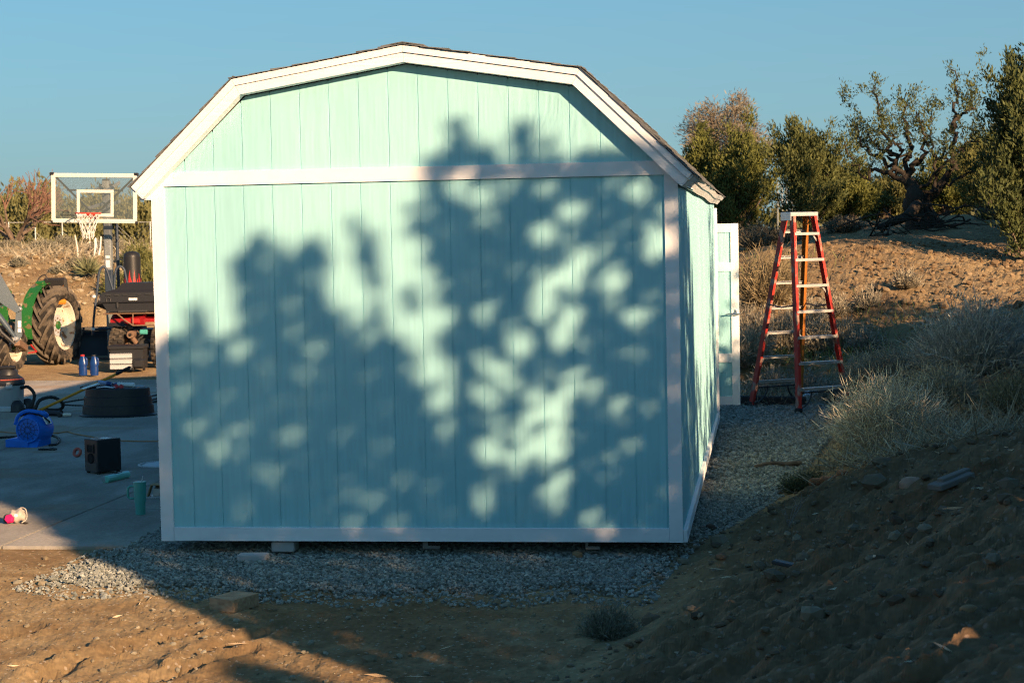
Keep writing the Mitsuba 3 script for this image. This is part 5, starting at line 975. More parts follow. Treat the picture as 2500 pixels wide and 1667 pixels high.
# fresh green blades at the foot of the mound and left bank
Pg = np.vstack([np.column_stack([g.normal(at(px, py, d)[0], sp, 260), g.normal(at(px, py, d)[1], sp, 260)]) for px, py, d, sp in [(1870, 810, 25.4, 0.35), (1980, 770, 25.8, 0.6), (1900, 850, 24.6, 0.4), (1720, 640, 29.5, 0.6), (1770, 810, 25.6, 0.3)]])
ng = len(Pg); m, c = leaves(np.column_stack([Pg, height(Pg[:, 0], Pg[:, 1])]), np.column_stack([g.normal(0, 0.35, ng), g.normal(0, 0.35, ng), np.ones(ng)]), g.uniform(0.08, 0.26, ng), g.uniform(0.006, 0.012, ng), 64, stone_cols(ng, g, (0.07, 0.12, 0.03), (0.19, 0.22, 0.07)))
solo('green_grass', m, 'leafy', 'fresh green grass blades among the dry shrubs', 'grass', kind='stuff', color=c)
# dead twigs, stick, rocks, planks
def twig(name, label, pts, r0, seed, cat_='twig', mat_='pale_pipe'):
    g = rng(seed); P_ = spline(pts, 14); ms = [tube(P_, np.linspace(r0, r0 * 0.4, 14), 6)]
    for j in range(5):
        i = g.integers(4, 12); d = (P_[i] - P_[i - 1]); d /= np.linalg.norm(d); e = d + g.normal(0, 0.5, 3); ms.append(tube([P_[i], P_[i] + e * 0.08 * r0 / 0.006, P_[i] + (e + [0, 0, 0.3]) * 0.15 * r0 / 0.006], [r0 * 0.5, r0 * 0.35, r0 * 0.15], 5))
    solo(name, cat(*ms), mat_, label, cat_, smooth=True)
b0 = at(1812, 1232, 11.6); b0[2] = ground_z(b0[0], b0[1]); tws = []
for j in range(9):
    e = np.array([g.normal(0, 0.14), g.normal(0, 0.1), g.uniform(0.12, 0.28)]); tws.append(tube(spline([b0, b0 + e * 0.6 + g.normal(0, 0.015, 3), b0 + e + [g.normal(0, 0.08), 0, -0.02]], 8), np.linspace(0.0028, 0.001, 8), 5))
k = thing('dead_plant', 'small spray of bare grey twigs on the near bank', 'dead plant')
for m_ in tws: part(k, 'stem', m_, 'old_wood', smooth=True)
a, b = on_level(1733, 1071, 0.03), on_level(1840, 1062, 0.05); solo('stick', tube(spline([a, (a * 2 + b) / 3 + [0, 0, 0.02], (a + 2 * b) / 3, b], 12), np.linspace(0.014, 0.022, 12), 7), 'bark', 'brown stick lying on the gravel lane right of the shed', 'stick', smooth=True)
def rock(name, label, px, py, dist, w_px, seed, col, flat=0.6, lvl=None):
    p = at(px, py, dist) if lvl is None else on_level(px, py, lvl); s = np.linalg.norm(p - CAM) / FPX * 2500 / 2352
    if lvl is None: p[2] = ground_z(p[0], p[1])
    v, f = tri(trimesh.creation.icosphere(subdivisions=3)); v = v * (0.78 + 0.45 * meshkit.fbm(v * 1.3 + seed, 4, seed)[:, None]); v = np.sign(v) * np.abs(v) ** 0.85
    v = v * np.array([1, 0.75, flat]) * w_px * s / 2 @ rotz(seed)
    solo(name, (v + p + [0, 0, w_px * s * 0.12], f), 'stone', label, 'rock', smooth=25, color=None) if False else None
    k = thing(name, label, 'rock'); scene[k] = mikit.ply((v + p + [0, 0, w_px * s * 0.1], f), 'stone', smooth=True, color=np.clip(np.array(col)[None] * (0.7 + 0.6 * meshkit.fbm(v * 20, 3, 2)[:, None]), 0, 1))
rock('rock', 'pinkish brown rock half buried on the near bank', 2092, 1126, 12.0, 62, 2, (0.36, 0.22, 0.15), 0.55)
rock('rock', 'brown stone on the gravel below the right foundation block', 1326, 1277, 0, 24, 3, (0.28, 0.17, 0.09), 0.8, 0.02)
rock('rock', 'dark clod on the gravel by the shed corner', 1632, 1213, 0, 24, 4, (0.09, 0.065, 0.05), 0.7, 0.02)
for i, (px, py, w) in enumerate([(1870, 1098, 26), (1893, 1085, 30), (1915, 1078, 30), (1935, 1086, 28), (1905, 1100, 30), (1880, 1082, 24)]):
    rock('rock', ['small red-brown rubble lump, lower left of the heap on the bank', 'red-brown rubble lump, upper left of the heap on the bank', 'red-brown rubble lump at the top of the heap on the bank', 'red-brown rubble lump, right end of the heap on the bank', 'red-brown rubble lump at the bottom of the heap on the bank', 'smallest red-brown rubble lump behind the heap on the bank'][i], px, py, 15.0, w, 10 + i, (0.26, 0.12, 0.07), 0.75)
rock('rock', 'stone coloured as an orange sunlit spot at the lower right picture corner', 2225, 1480, 6.6, 46, 21, (0.28, 0.16, 0.08), 0.5)  # a sunlit spot on the bank, put in as an orange coloured stone
rock('rock', 'orange clod beside the grey tuft on the near bank', 1765, 1505, 7.9, 40, 24, (0.22, 0.13, 0.07), 0.5)
p = at(2185, 1146, 11.2); p[2] = ground_z(p[0], p[1]) + 0.035; solo('plank', cat(box(p, (0.30, 0.11, 0.035), rotz(0.75) @ roty(-0.18), 0.005), box(p + [0.02, 0.04, 0.03], (0.26, 0.05, 0.025), rotz(0.8) @ roty(-0.16), 0.005)), 'old_wood', 'weathered grey plank piece lying on the near bank', 'plank')
p = at(1930, 1370, 8.9); p = at(1925, 1376, 8.9); p[2] = ground_z(p[0], p[1]) + 0.015; 
p2 = at(1800, 1291, 10.2); p2[2] = ground_z(p2[0], p2[1]) + 0.015; solo('slate_piece', box(p2, (0.12, 0.07, 0.02), rotz(-0.3) @ roty(0.15), 0.005), 'dark_steel', 'small dark slate piece on the near bank', 'slate')
p = on_level(538, 1378, 0.05); k = thing('wood_block', 'short sawn timber block lying on the dirt in front of the gravel', 'wood block')
scene[k] = mikit.ply(box(p + [0, 0, -0.008], (0.185, 0.235, 0.078), rotz(-0.42), 0.004), 'cut_wood')
k = thing('landscape_timber', 'dark timber lying along the back of the gravel behind the ladder', 'timber'); a, b = on_level(1690, 921, 0.06), on_level(1850, 923, 0.06); scene[k] = mikit.ply(beam(a, b, 0.14, 0.13, ch=0.015), 'timber_dark')
p = on_level(1870, 918, 0.03); v, f = tri(trimesh.creation.icosphere(subdivisions=3)); v = v * (0.6 + 0.9 * meshkit.fbm(v * 4, 3, 1)[:, None]) * [0.14, 0.1, 0.08]; solo('foil_wrapper', (v + p + [0, 0, 0.03], f), 'foil', 'crumpled shiny plastic wrapper on the gravel behind the ladder', 'wrapper')

# ---- trees
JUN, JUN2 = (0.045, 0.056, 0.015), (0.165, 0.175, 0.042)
def lobe_tree(base, lobes, n, seed, c0, c1, leaf=0.12, wid=0.045, fat=1.0, droop=0.0):
    """foliage along limbs: each limb (start, tip, radius) carries sprays that thin out to a point"""
    g = rng(seed); P_, D_, C_, Lm = [], [], [], []
    tot = sum(l[2] * np.linalg.norm(np.subtract(l[1], l[0])) for l in lobes)
    for a, b, r in lobes:
        a, b = np.asarray(a, float), np.asarray(b, float); ax = b - a; L = np.linalg.norm(ax); k = max(6, int(n * r * L / tot))
        nc = max(4, int(k / 14)); t = g.uniform(0, 1, nc) ** 0.85
        rr = r * fat * np.clip(1.25 * (1 - t) ** 0.75 + 0.05, 0, 1) * np.clip(t * 4 + 0.3, 0, 1)
        off = g.normal(size=(nc, 3)); off /= np.linalg.norm(off, axis=1, keepdims=True); cc_ = a + ax * t[:, None] + off * (rr * g.uniform(0.45, 1.0, nc))[:, None]
        tone = g.uniform(0, 1, nc)
        q = np.repeat(np.arange(nc), int(math.ceil(k / nc)))
        pos = cc_[q] + g.normal(0, 0.5, (len(q), 3)) * (0.16 * leaf / 0.12)
        dr_ = ax / L * 0.7 + off[q] * 0.7 + np.array([0, 0, 0.55 - droop]) + g.normal(0, 0.45, (len(q), 3))
        tn = np.clip(tone[q] * 0.7 + g.uniform(0, 0.3, len(q)), 0, 1)[:, None]
        P_.append(pos); D_.append(dr_); C_.append(np.array(c0) * (1 - tn) + np.array(c1) * tn); Lm.append(g.uniform(0.6, 1.25, len(q)) * leaf)
    P_, D_, C_, Lm = np.vstack(P_), np.vstack(D_), np.vstack(C_), np.concatenate(Lm)
    return leaves(P_, D_, Lm, Lm * wid / leaf, seed + 5, C_)
def juniper(name, label, cat_, group, px, py, dist, top, half, n, seed, c0=JUN, c1=JUN2, lobes_n=22, leaf=0.15, wid=0.05, skirt=0.1, depth=0.9, pos=None, trunk_r=0.14, zt=None, R=None, fat=1.0, tip=1.0):
    g = rng(seed); p = at(px, py, dist) if pos is None else np.array([pos[0], pos[1], 0.0]); s = dist / FPX * 2500 / 2352
    p[2] = ground_z(p[0], p[1]) - 0.05; zt = at(px, top, dist)[2] if zt is None else zt
    R = half * s if R is None else R; H = zt - p[2]; lobes, wood = [], []
    for i in range(lobes_n):
        th = g.uniform(0, 2 * PI); lv = (i + 0.5) / lobes_n; rr = R * (0.35 + 0.65 * math.sqrt(1 - lv ** 2)) * g.uniform(0.55, 1.05)
        a = p + [math.cos(th) * rr * 0.35, math.sin(th) * rr * 0.35 * depth, H * (skirt + lv * 0.55)]
        zt_ = H * min(1.0, (skirt + 0.22 + lv * 0.85) * g.uniform(0.85, 1.05))
        if i == lobes_n - 1: zt_ = H; rr *= 0.3
        b = p + [math.cos(th) * rr, math.sin(th) * rr * depth, zt_]
        lobes.append((a, b, 0.20 * R * g.uniform(0.7, 1.3)))
        for _ in range(3):
            e = b - a; o = g.normal(0, 0.22, 3) * R; st = a + e * g.uniform(0.2, 0.8) + o; lobes.append((st, st + e * g.uniform(0.25, 0.5) + o * 0.5 + [0, 0, g.uniform(0.05, 0.16) * H], 0.10 * R))
        wood.append(tube(spline([p + [0, 0, H * 0.08], (p + a) / 2 + [0, 0, H * 0.05], a, a + (b - a) * 0.7], 8), np.linspace(trunk_r * 0.5, 0.015, 8), 5))
    k = thing(name, label, cat_, group)
    part(k, 'trunk', tube([p - [0, 0, 0.1], p + [0.05, 0, H * 0.25], p + [0, 0.05, H * 0.55]], [trunk_r, trunk_r * 0.75, trunk_r * 0.3], 8), 'bark', smooth=True)
    part(k, 'branches', cat(*wood), 'bark', smooth=True)
    m, c = lobe_tree(p, lobes, n, seed, c0, c1, leaf, wid, fat)
    part(k, 'crown', m, 'leafy', color=c)
gJ = 'junipers along the top of the right bank'
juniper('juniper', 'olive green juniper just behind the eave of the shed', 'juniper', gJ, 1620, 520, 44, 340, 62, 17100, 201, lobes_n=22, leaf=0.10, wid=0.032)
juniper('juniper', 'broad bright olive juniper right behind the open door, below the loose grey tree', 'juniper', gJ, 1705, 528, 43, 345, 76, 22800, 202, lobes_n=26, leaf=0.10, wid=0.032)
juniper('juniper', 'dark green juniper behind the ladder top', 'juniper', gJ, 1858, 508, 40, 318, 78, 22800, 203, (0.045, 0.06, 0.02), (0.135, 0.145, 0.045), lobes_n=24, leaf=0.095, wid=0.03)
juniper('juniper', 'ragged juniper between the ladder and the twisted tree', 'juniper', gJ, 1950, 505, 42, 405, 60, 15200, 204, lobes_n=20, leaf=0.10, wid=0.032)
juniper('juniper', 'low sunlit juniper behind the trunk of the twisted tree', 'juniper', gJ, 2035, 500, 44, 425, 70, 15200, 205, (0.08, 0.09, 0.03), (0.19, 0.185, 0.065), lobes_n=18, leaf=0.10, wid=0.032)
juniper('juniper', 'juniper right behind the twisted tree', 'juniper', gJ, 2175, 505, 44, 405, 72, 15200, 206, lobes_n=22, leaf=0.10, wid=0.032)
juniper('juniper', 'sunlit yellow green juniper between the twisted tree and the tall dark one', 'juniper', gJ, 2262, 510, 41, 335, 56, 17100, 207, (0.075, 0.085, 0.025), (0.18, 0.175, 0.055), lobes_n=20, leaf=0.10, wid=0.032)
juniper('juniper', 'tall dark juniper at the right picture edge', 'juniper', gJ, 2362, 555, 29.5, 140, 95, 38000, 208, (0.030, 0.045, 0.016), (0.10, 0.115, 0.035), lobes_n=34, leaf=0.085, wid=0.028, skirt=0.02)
# loose grey tree behind the shed
p = at(1662, 480, 58); p[2] = ground_z(p[0], p[1]); sT = 58 / FPX * 2500 / 2352
k = thing('willow', 'tall thin-leaved grey brown tree rising behind the junipers by the shed', 'tree')
tips = [at(px, py, 58 + dz) for px, py, dz in ((1588, 300, 0), (1608, 278, 1), (1632, 262, -1), (1622, 320, 1.5), (1645, 285, 0.5), (1692, 246, 0), (1704, 268, -1), (1682, 268, 0.6), (1742, 330, 0.6), (1752, 345, 0), (1600, 340, -1), (1670, 305, 1.5), (1712, 310, -1.5))]
fork = at(1662, 400, 58); wood = [tube([p, (p + fork) / 2 + [0.1, 0, 0], fork], [0.3, 0.22, 0.18], 8)]
for t in tips: wood.append(tube(spline([fork - [0, 0, 0.5], fork * 0.5 + t * 0.5 + [0, 0, -0.4], t], 8), np.linspace(0.11, 0.015, 8), 5))
part(k, 'trunk', cat(*wood), 'bark', smooth=True)
m, c = lobe_tree(p, [(fork * 0.5 + t * 0.5, t + (t - fork) * 0.12, 0.85) for t in tips], 12000, 221, (0.14, 0.105, 0.075), (0.27, 0.24, 0.17), 0.16, 0.026, 1.0, 0.9)
part(k, 'crown', m, 'leafy', color=c)
# the twisted old juniper
TD = 36.0
mat('shaded_bark', (0.055, 0.045, 0.036), 0.95, spec=0.1)  # bark tone lowered, the shade on this tree put into its colour
k = thing('twisted_juniper', 'old twisted juniper with dark leaning trunk and sparse spiky limbs on the bank', 'juniper')
def tp_(px, py, dz=0.0): return at(px, py, TD + dz)
foot = tp_(2112, 512); foot[2] = ground_z(foot[0], foot[1]) - 0.1
trunk_pts = [foot, tp_(2098, 478), tp_(2100, 455, -0.2), tp_(2095, 430), tp_(2075, 405)]
part(k, 'trunk', tube(spline(trunk_pts, 24), np.linspace(0.23, 0.09, 24) * (1 + 0.13 * np.sin(np.arange(24) * 1.1)), 12), 'shaded_bark', smooth=True)
part(k, 'trunk', tube(spline([foot + [0.4, 0, 0], tp_(2125, 470, 0.3), tp_(2150, 440, 0.4), tp_(2172, 410, 0.5), tp_(2182, 390, 0.5)], 20), np.linspace(0.14, 0.05, 20), 10), 'shaded_bark', smooth=True)
part(k, 'root', tube(spline([tp_(2108, 470, -0.4), tp_(2088, 492, -0.7), tp_(2060, 508, -0.9), tp_(2015, 522, -1.0)], 16), np.linspace(0.12, 0.05, 16), 9), 'shaded_bark', smooth=True)
limbs = [([(2080, 412), (2062, 380), (2048, 345), (2038, 310), (2026, 270), (2014, 215), (2008, 198)], 0), ([(2090, 425), (2060, 400), (2025, 372), (1998, 350), (1975, 325), (1965, 290)], 0.5), ([(2095, 430), (2050, 402), (2015, 392), (1985, 400), (1960, 375), (1940, 325)], -0.6),
         ([(2082, 410), (2085, 370), (2090, 330), (2082, 290), (2075, 250), (2082, 212)], 0.6), ([(2085, 405), (2110, 370), (2125, 330), (2118, 290), (2105, 255)], -0.4), ([(2182, 392), (2187, 350), (2190, 300), (2192, 250), (2196, 205), (2185, 160)], 0.5),
         ([(2182, 390), (2200, 360), (2225, 330), (2240, 300)], 0.9), ([(2150, 440), (2150, 400), (2145, 350), (2138, 300), (2140, 260)], 0.2), ([(2055, 375), (2030, 350), (2005, 320), (1990, 300)], 0.8), ([(2190, 300), (2205, 270), (2225, 250), (2232, 232)], 0.4), ([(2085, 370), (2060, 330), (2045, 300)], -0.8),
         ([(2120, 450), (2180, 420), (2230, 390), (2260, 370)], 1.0), ([(2100, 440), (2140, 410), (2170, 370), (2165, 330)], -0.9)]
lob = []
for j, (pts, dz) in enumerate(limbs):
    P_ = spline([tp_(x, y, dz * (i_ / len(pts))) for i_, (x, y) in enumerate(pts)], 22)
    P_[1:-1] += rng(230 + j).normal(0, 0.045, (20, 3))
    part(k, 'limb', tube(P_, np.linspace(0.058 if j < 6 else 0.04, 0.010, 22), 7), 'shaded_bark', smooth=True)
    g = rng(250 + j)
    for q in range(8, 22, 1):
        for rep in range(1):
            d = P_[min(q + 1, 21)] - P_[q - 1]; d /= np.linalg.norm(d); e = d * 0.6 + g.normal(0, 0.6, 3) + [0, 0, 0.35]; e /= np.linalg.norm(e)
            ln = g.uniform(0.18, 0.48); lob.append((P_[q], P_[q] + e * ln, 0.075))
    for q in range(14, 20, 4):
        e = g.normal(0, 0.6, 3) + [0, 0, 0.4]; lob.append((P_[q], P_[q] + e * 0.6, 0.14))
m, c = lobe_tree(foot, lob, 9500, 261, (0.030, 0.042, 0.014), (0.110, 0.125, 0.036), 0.065, 0.024)
part(k, 'foliage', m, 'leafy', color=c)
# brush pile at its foot
sticks = []
g = rng(270)
for i in range(38):
    c0_ = at(g.uniform(1985, 2230), g.uniform(500, 530), 34.8); c0_[2] = ground_z(c0_[0], c0_[1]) + g.uniform(0.02, 0.35); e = np.array([g.normal(0, 0.8), g.normal(0, 0.4), g.normal(0, 0.22)]); e /= np.linalg.norm(e)
    L = g.uniform(0.4, 1.3); sticks.append(tube(spline([c0_ - e * L / 2, c0_ + g.normal(0, 0.06, 3), c0_ + e * L / 2 + [0, 0, g.normal(0, 0.1)]], 6), np.linspace(0.020, 0.006, 6), 5))
solo('brush_pile', cat(*sticks), 'shaded_bark', 'tangle of dead branches heaped below the twisted juniper', 'brush pile', kind='stuff', smooth=True)
for j, (px, py, w, h, lb) in enumerate([(1740, 540, 120, 60, 'grey brush on the bank top behind the open door'), (1800, 530, 90, 55, 'grey brush on the bank top left of the ladder cap'), (1940, 530, 110, 40, 'low grey brush on the bank right of the ladder cap'), (2290, 520, 120, 40, 'low brush below the sunlit juniper near the right edge')]):
    shrub('bank_brush', lb, 'brush', 'brush on top of the right bank', px, py, 38, w, h, 900, 280 + j, (0.09, 0.085, 0.06), (0.22, 0.20, 0.15), 0.014)
# far scrub beyond
g = rng(300); n_ = 0
gS = 'scrub junipers beyond the wire fence'
names = ['leftmost', 'second from left', 'third from left', 'fourth from left', 'fifth from left', 'sixth from left', 'seventh from left', 'eighth from left', 'ninth from left', 'tenth from left', 'eleventh from left']
for i, (px, top, half) in enumerate([(-20, 478, 42), (14, 468, 34), (48, 462, 36), (85, 452, 30), (112, 446, 26), (150, 462, 40), (196, 470, 44), (240, 468, 44), (285, 476, 44), (322, 478, 40), (356, 470, 36)]):
    juniper('scrub_juniper', f'olive scrub juniper beyond the wire fence, {names[i]} of the row', 'juniper', gS, px, 590, 88 + (i % 3) * 3, top, half, 2600, 301 + i, (0.085, 0.09, 0.035), (0.20, 0.19, 0.075), 13, 0.30, 0.11, 0.0, 1.0, trunk_r=0.15)
FARL = ['behind the shed roof edge', 'behind the junipers beside the shed', 'left of the gap above the ladder', 'in the gap above the ladder', 'behind the juniper at the ladder top', 'behind the ragged juniper right of the ladder', 'behind the trunk of the twisted tree', 'right of the twisted tree', 'behind the sunlit yellow green juniper', 'behind the tall dark juniper at the right edge', 'hidden by the left wall of the shed']
for i, (px, top, half, d) in enumerate([(1560, 470, 60, 130), (1640, 470, 60, 140), (1740, 455, 60, 135), (1800, 488, 36, 150), (1860, 440, 60, 130), (1950, 440, 60, 130), (2040, 440, 60, 130), (2130, 430, 60, 125), (2220, 430, 60, 120), (2310, 430, 60, 125), (420, 480, 60, 100)]):
    juniper('distant_juniper', f'hazy olive juniper far off, {FARL[i]}', 'juniper', 'far junipers behind the bank trees', px, 545, d, top, half, 1200, 330 + i, (0.085, 0.09, 0.04), (0.18, 0.175, 0.08), 9, 0.45, 0.17, 0.0, 1.0, trunk_r=0.15)
# shrubs on the left bank
for i, (px, py, d, w, h, n, lb) in enumerate([(45, 628, 47.0, 44, 24, 500, 'small grey sage low on the left bank above the tractor'), (100, 606, 50, 80, 32, 900, 'grey sage along the left bank top below the fence post'), (150, 604, 51, 80, 34, 900, 'grey sage left of the yucca on the bank top'), (20, 600, 53, 70, 22, 600, 'low grey sage at the left picture edge below the bare tree'), (255, 602, 50, 80, 34, 900, 'grey sage behind the hoop pole'), (135, 636, 46.5, 50, 22, 400, 'tiny grey sage on the orange slope above the tractor wheel'),
                                              (178, 625, 47, 50, 26, 500, 'grey sage just left of the yucca'), (320, 620, 47, 70, 60, 1100, 'green grey bush behind the punching bag'), (345, 660, 45, 60, 90, 1300, 'olive bush between the punching bag and the shed'), (275, 650, 45, 60, 70, 1000, 'olive bush behind the hoop pole foot')]):
    ol = i >= 7
    shrub('bank_sage', lb, 'bush', 'sage bushes on the left bank', px, py, d, w, h, n, 350 + i, (0.12, 0.115, 0.08) if not ol else (0.09, 0.10, 0.03), (0.27, 0.25, 0.19) if not ol else (0.20, 0.20, 0.075), 0.022)
yp = at(205, 645, 46); yp[2] = ground_z(yp[0], yp[1])
ny = 260; th = g.uniform(0, 2 * PI, ny); el = g.uniform(-0.15, 1.4, ny)
m, c = leaves(np.tile(yp + [0, 0, 0.25], (ny, 1)), np.column_stack([np.cos(th) * np.cos(el), np.sin(th) * np.cos(el), np.sin(el)]), g.uniform(0.3, 0.52, ny), 0.035, 371, stone_cols(ny, g, (0.10, 0.12, 0.06), (0.24, 0.24, 0.13)))
solo('yucca', m, 'leafy', 'spiky green yucca on the left bank below the hoop net', 'yucca', color=c)
for i, (x0_, y0_, x1_, y1_, d, mt, lb) in enumerate([(180, 612, 172, 540, 48, 'pale_pipe', 'thin leaning cane left of the hoop net'), (216, 618, 218, 548, 48, 'net_white', 'white stake below the hoop net, left of the pair'), (226, 615, 232, 543, 48, 'net_white', 'white stake leaning right, below the backboard'), (222, 600, 219.5, 546, 48.5, 'galvanised', 'grey stake between the two white stakes')]):
    a, b = at(x0_, y0_, d), at(x1_, y1_, d); a[2] = ground_z(a[0], a[1]) - 0.05; solo('stake', tube([a, (a + b) / 2 + [0.02, 0, 0], b], [0.026, 0.022, 0.017], 7), mt, lb, 'stake', 'stakes on the left bank', smooth=True)
# bare tree at the left
bt = at(37, 592, 60); bt[2] = ground_z(bt[0], bt[1]); fk = at(36, 566, 60)
k = thing('bare_tree', 'leafless reddish tree with upswept branches at the left edge', 'tree')
part(k, 'trunk', tube([bt, (bt + fk) / 2, at(36, 562, 60)], [0.20, 0.16, 0.17], 10), 'bark', smooth=True)
br = []; g = rng(400)
def grow(p, d, L, r, depth):
    q = p + d * L; m_ = (p + q) / 2 + g.normal(0, 0.05 * L, 3); br.append((tube([p, m_, q], [r, r * 0.85, r * 0.68], 5 if depth < 3 else 4, False), depth))
    if depth >= 5: return
    for _ in range(3 if depth < 4 else 2):
        e = d + g.normal(0, 0.36, 3) + [0, 0, 0.16]; e /= np.linalg.norm(e); grow(q, e, L * g.uniform(0.62, 0.88), r * 0.62, depth + 1)
for th in np.linspace(0, 2 * PI, 7)[:-1]:
    d = np.array([math.cos(th + 0.3) * 0.8, math.sin(th + 0.3) * 0.8, 0.75]); d /= np.linalg.norm(d); grow(at(36, 562, 60), d, 0.80, 0.075, 1)
mat('red_bark', (0.20, 0.115, 0.085), 0.9, spec=0.1)
part(k, 'branches', cat(*[m_ for m_, d_ in br if d_ <= 2]), 'bark', smooth=True)
part(k, 'twigs', cat(*[m_ for m_, d_ in br if d_ > 2]), 'red_bark', kind='stuff')
# wire fence
k = thing('wire_fence', 'wire fence on thin metal posts along the left bank top', 'fence')
fps = [at(px, 586, 72) for px in (-40, 22, 83, 145, 207, 268, 347, 420)]
for p in fps:
    p[2] = ground_z(p[0], p[1]); part(k, 'post', tube([p, p + [0, 0, 1.22]], 0.024, 8), 'galvanised', smooth=True)
for hh in (1.20,): part(k, 'top_rail', tube([p + [0, 0, hh] for p in fps], 0.009, 6), 'galvanised', smooth=True)
wv_ = []
for a, b in zip(fps[:-1], fps[1:]):
    L = np.linalg.norm(b - a); nn_ = int(L / 0.16)
    for i in range(nn_):
        for s_ in (-1, 1):
            u0 = i / nn_; u1 = min(1, max(0, u0 + s_ * 1.15 / L)); h1 = abs(u1 - u0) * L
            if h1 > 0.05: wv_.append(tube([a + (b - a) * u0 + [0, 0, 0.02], a + (b - a) * u1 + [0, 0, 0.02 + h1]], 0.0025, 3, False))
part(k, 'wire_mesh', cat(*wv_), 'galvanised', kind='stuff')
k = thing('far_gate', 'grey metal posts and rails glimpsed through the gap behind the ladder', 'fence')
for px in (1786, 1796, 1806, 1818): a = at(px, 468, 70); part(k, 'post', tube([np.array([a[0], a[1], ground_z(a[0], a[1])]), at(px, 408 + (px % 7) * 3, 70)], 0.03, 6), 'pole_grey')
for py in (425, 445, 460): part(k, 'rail', tube([at(1780, py, 70), at(1825, py, 70)], 0.02, 6), 'pole_grey')

# ---------------------------------------------------------------- unseen trees behind the camera, crowns shaped to throw the dappled shade
def on_wall(px, py):
    d = ray(px, py); t = (0.02 - CAM[1]) / d[1]; q = CAM + d * t; return q[0], q[2]
def sun_plane(p): t = p[1] / SUN[1]; return p[0] - SUN[0] * t, p[2] - SUN[2] * t
WL = [(400, 500, 2.0677), (1000, 250, 1.991), (1000, 650, 1.991), (400, 850, 1.991), (1000, 1000, 2.0677)]
def wl(i, x, y): return on_wall((WL[i][0] + x / WL[i][2]) * 2352 / 2500, (WL[i][1] + y / WL[i][2]) * 2352 / 2500)   # from the five enlarged views of the wall
OUT = [wl(*q) for q in [(0, 20, 640), (0, 75, 670), (0, 130, 640), (0, 150, 500), (0, 175, 470), (0, 200, 520), (0, 215, 610), (0, 250, 650), (0, 300, 690), (0, 380, 640), (0, 395, 560), (0, 370, 430), (0, 350, 330), (0, 390, 250), (0, 465, 180), (0, 495, 125), (0, 535, 215), (0, 590, 195), (0, 630, 285), (0, 680, 285), (0, 700, 190), (0, 770, 145), (0, 790, 230), (0, 838, 245), (0, 835, 330), (0, 805, 420), (0, 815, 490), (0, 900, 530), (0, 960, 570), (0, 1010, 640), (0, 1055, 560), (0, 1062, 450), (0, 1005, 360), (0, 990, 290), (0, 955, 255), (0, 1010, 230), (0, 985, 140), (0, 915, 45), (0, 945, 45), (0, 1020, 120), (0, 1085, 170), (0, 1092, 260), (0, 1085, 340), (0, 1120, 420), (0, 1110, 560), (0, 1140, 600), (0, 1240, 690), (0, 1235, 480), (0, 1222, 390), (0, 1250, 370), (0, 1268, 470), (0, 1330, 500), (0, 1300, 300), (0, 1190, 170), (0, 1250, 120), (0, 1265, 0), (1, 25, 490),
      (1, 85, 480), (1, 75, 300), (1, 100, 215), (1, 150, 290), (1, 195, 230), (1, 225, 80), (1, 260, 55), (1, 280, 120), (1, 280, 235), (1, 325, 235), (1, 410, 215), (1, 435, 290), (1, 510, 300), (1, 515, 190), (1, 530, 85), (1, 570, 75), (1, 590, 150), (1, 610, 260), (1, 640, 265), (1, 655, 170), (1, 715, 190), (1, 745, 280), (1, 800, 270), (1, 850, 235), (1, 940, 235), (1, 1050, 215), (1, 1180, 260)]]
SHADE = Polygon([(-0.50, -3.4), (-0.56, -1.26), (-0.64, -1.09), (-0.73, -0.90), (-0.70, -0.60), (-0.57, -0.24), (-0.53, 0.10), (-0.33, 0.42), (-0.15, 0.73), (-0.15, 1.1), (-0.10, 1.35)] + OUT + [(4.55, 3.45), (4.75, 2.6), (4.95, 3.2), (5.15, 2.2), (5.35, 2.9), (5.6, 1.7), (5.85, 2.3), (6.1, 1.20), (7.0, 1.60), (8.0, 2.05), (9.0, 2.50), (9.6, 2.78), (10.8, 3.33), (10.8, -3.4)]).buffer(0)
SHADE = SHADE.buffer(0).difference(Point(9.0, 2.05).buffer(0.36)).union(Point(-1.15, -1.40).buffer(0.24)).union(Point(-1.6, -1.7).buffer(0.2)).union(sbox(-3.2, -2.75, -0.4, -1.62))
Z1, Z2 = 2.0677, 1.991
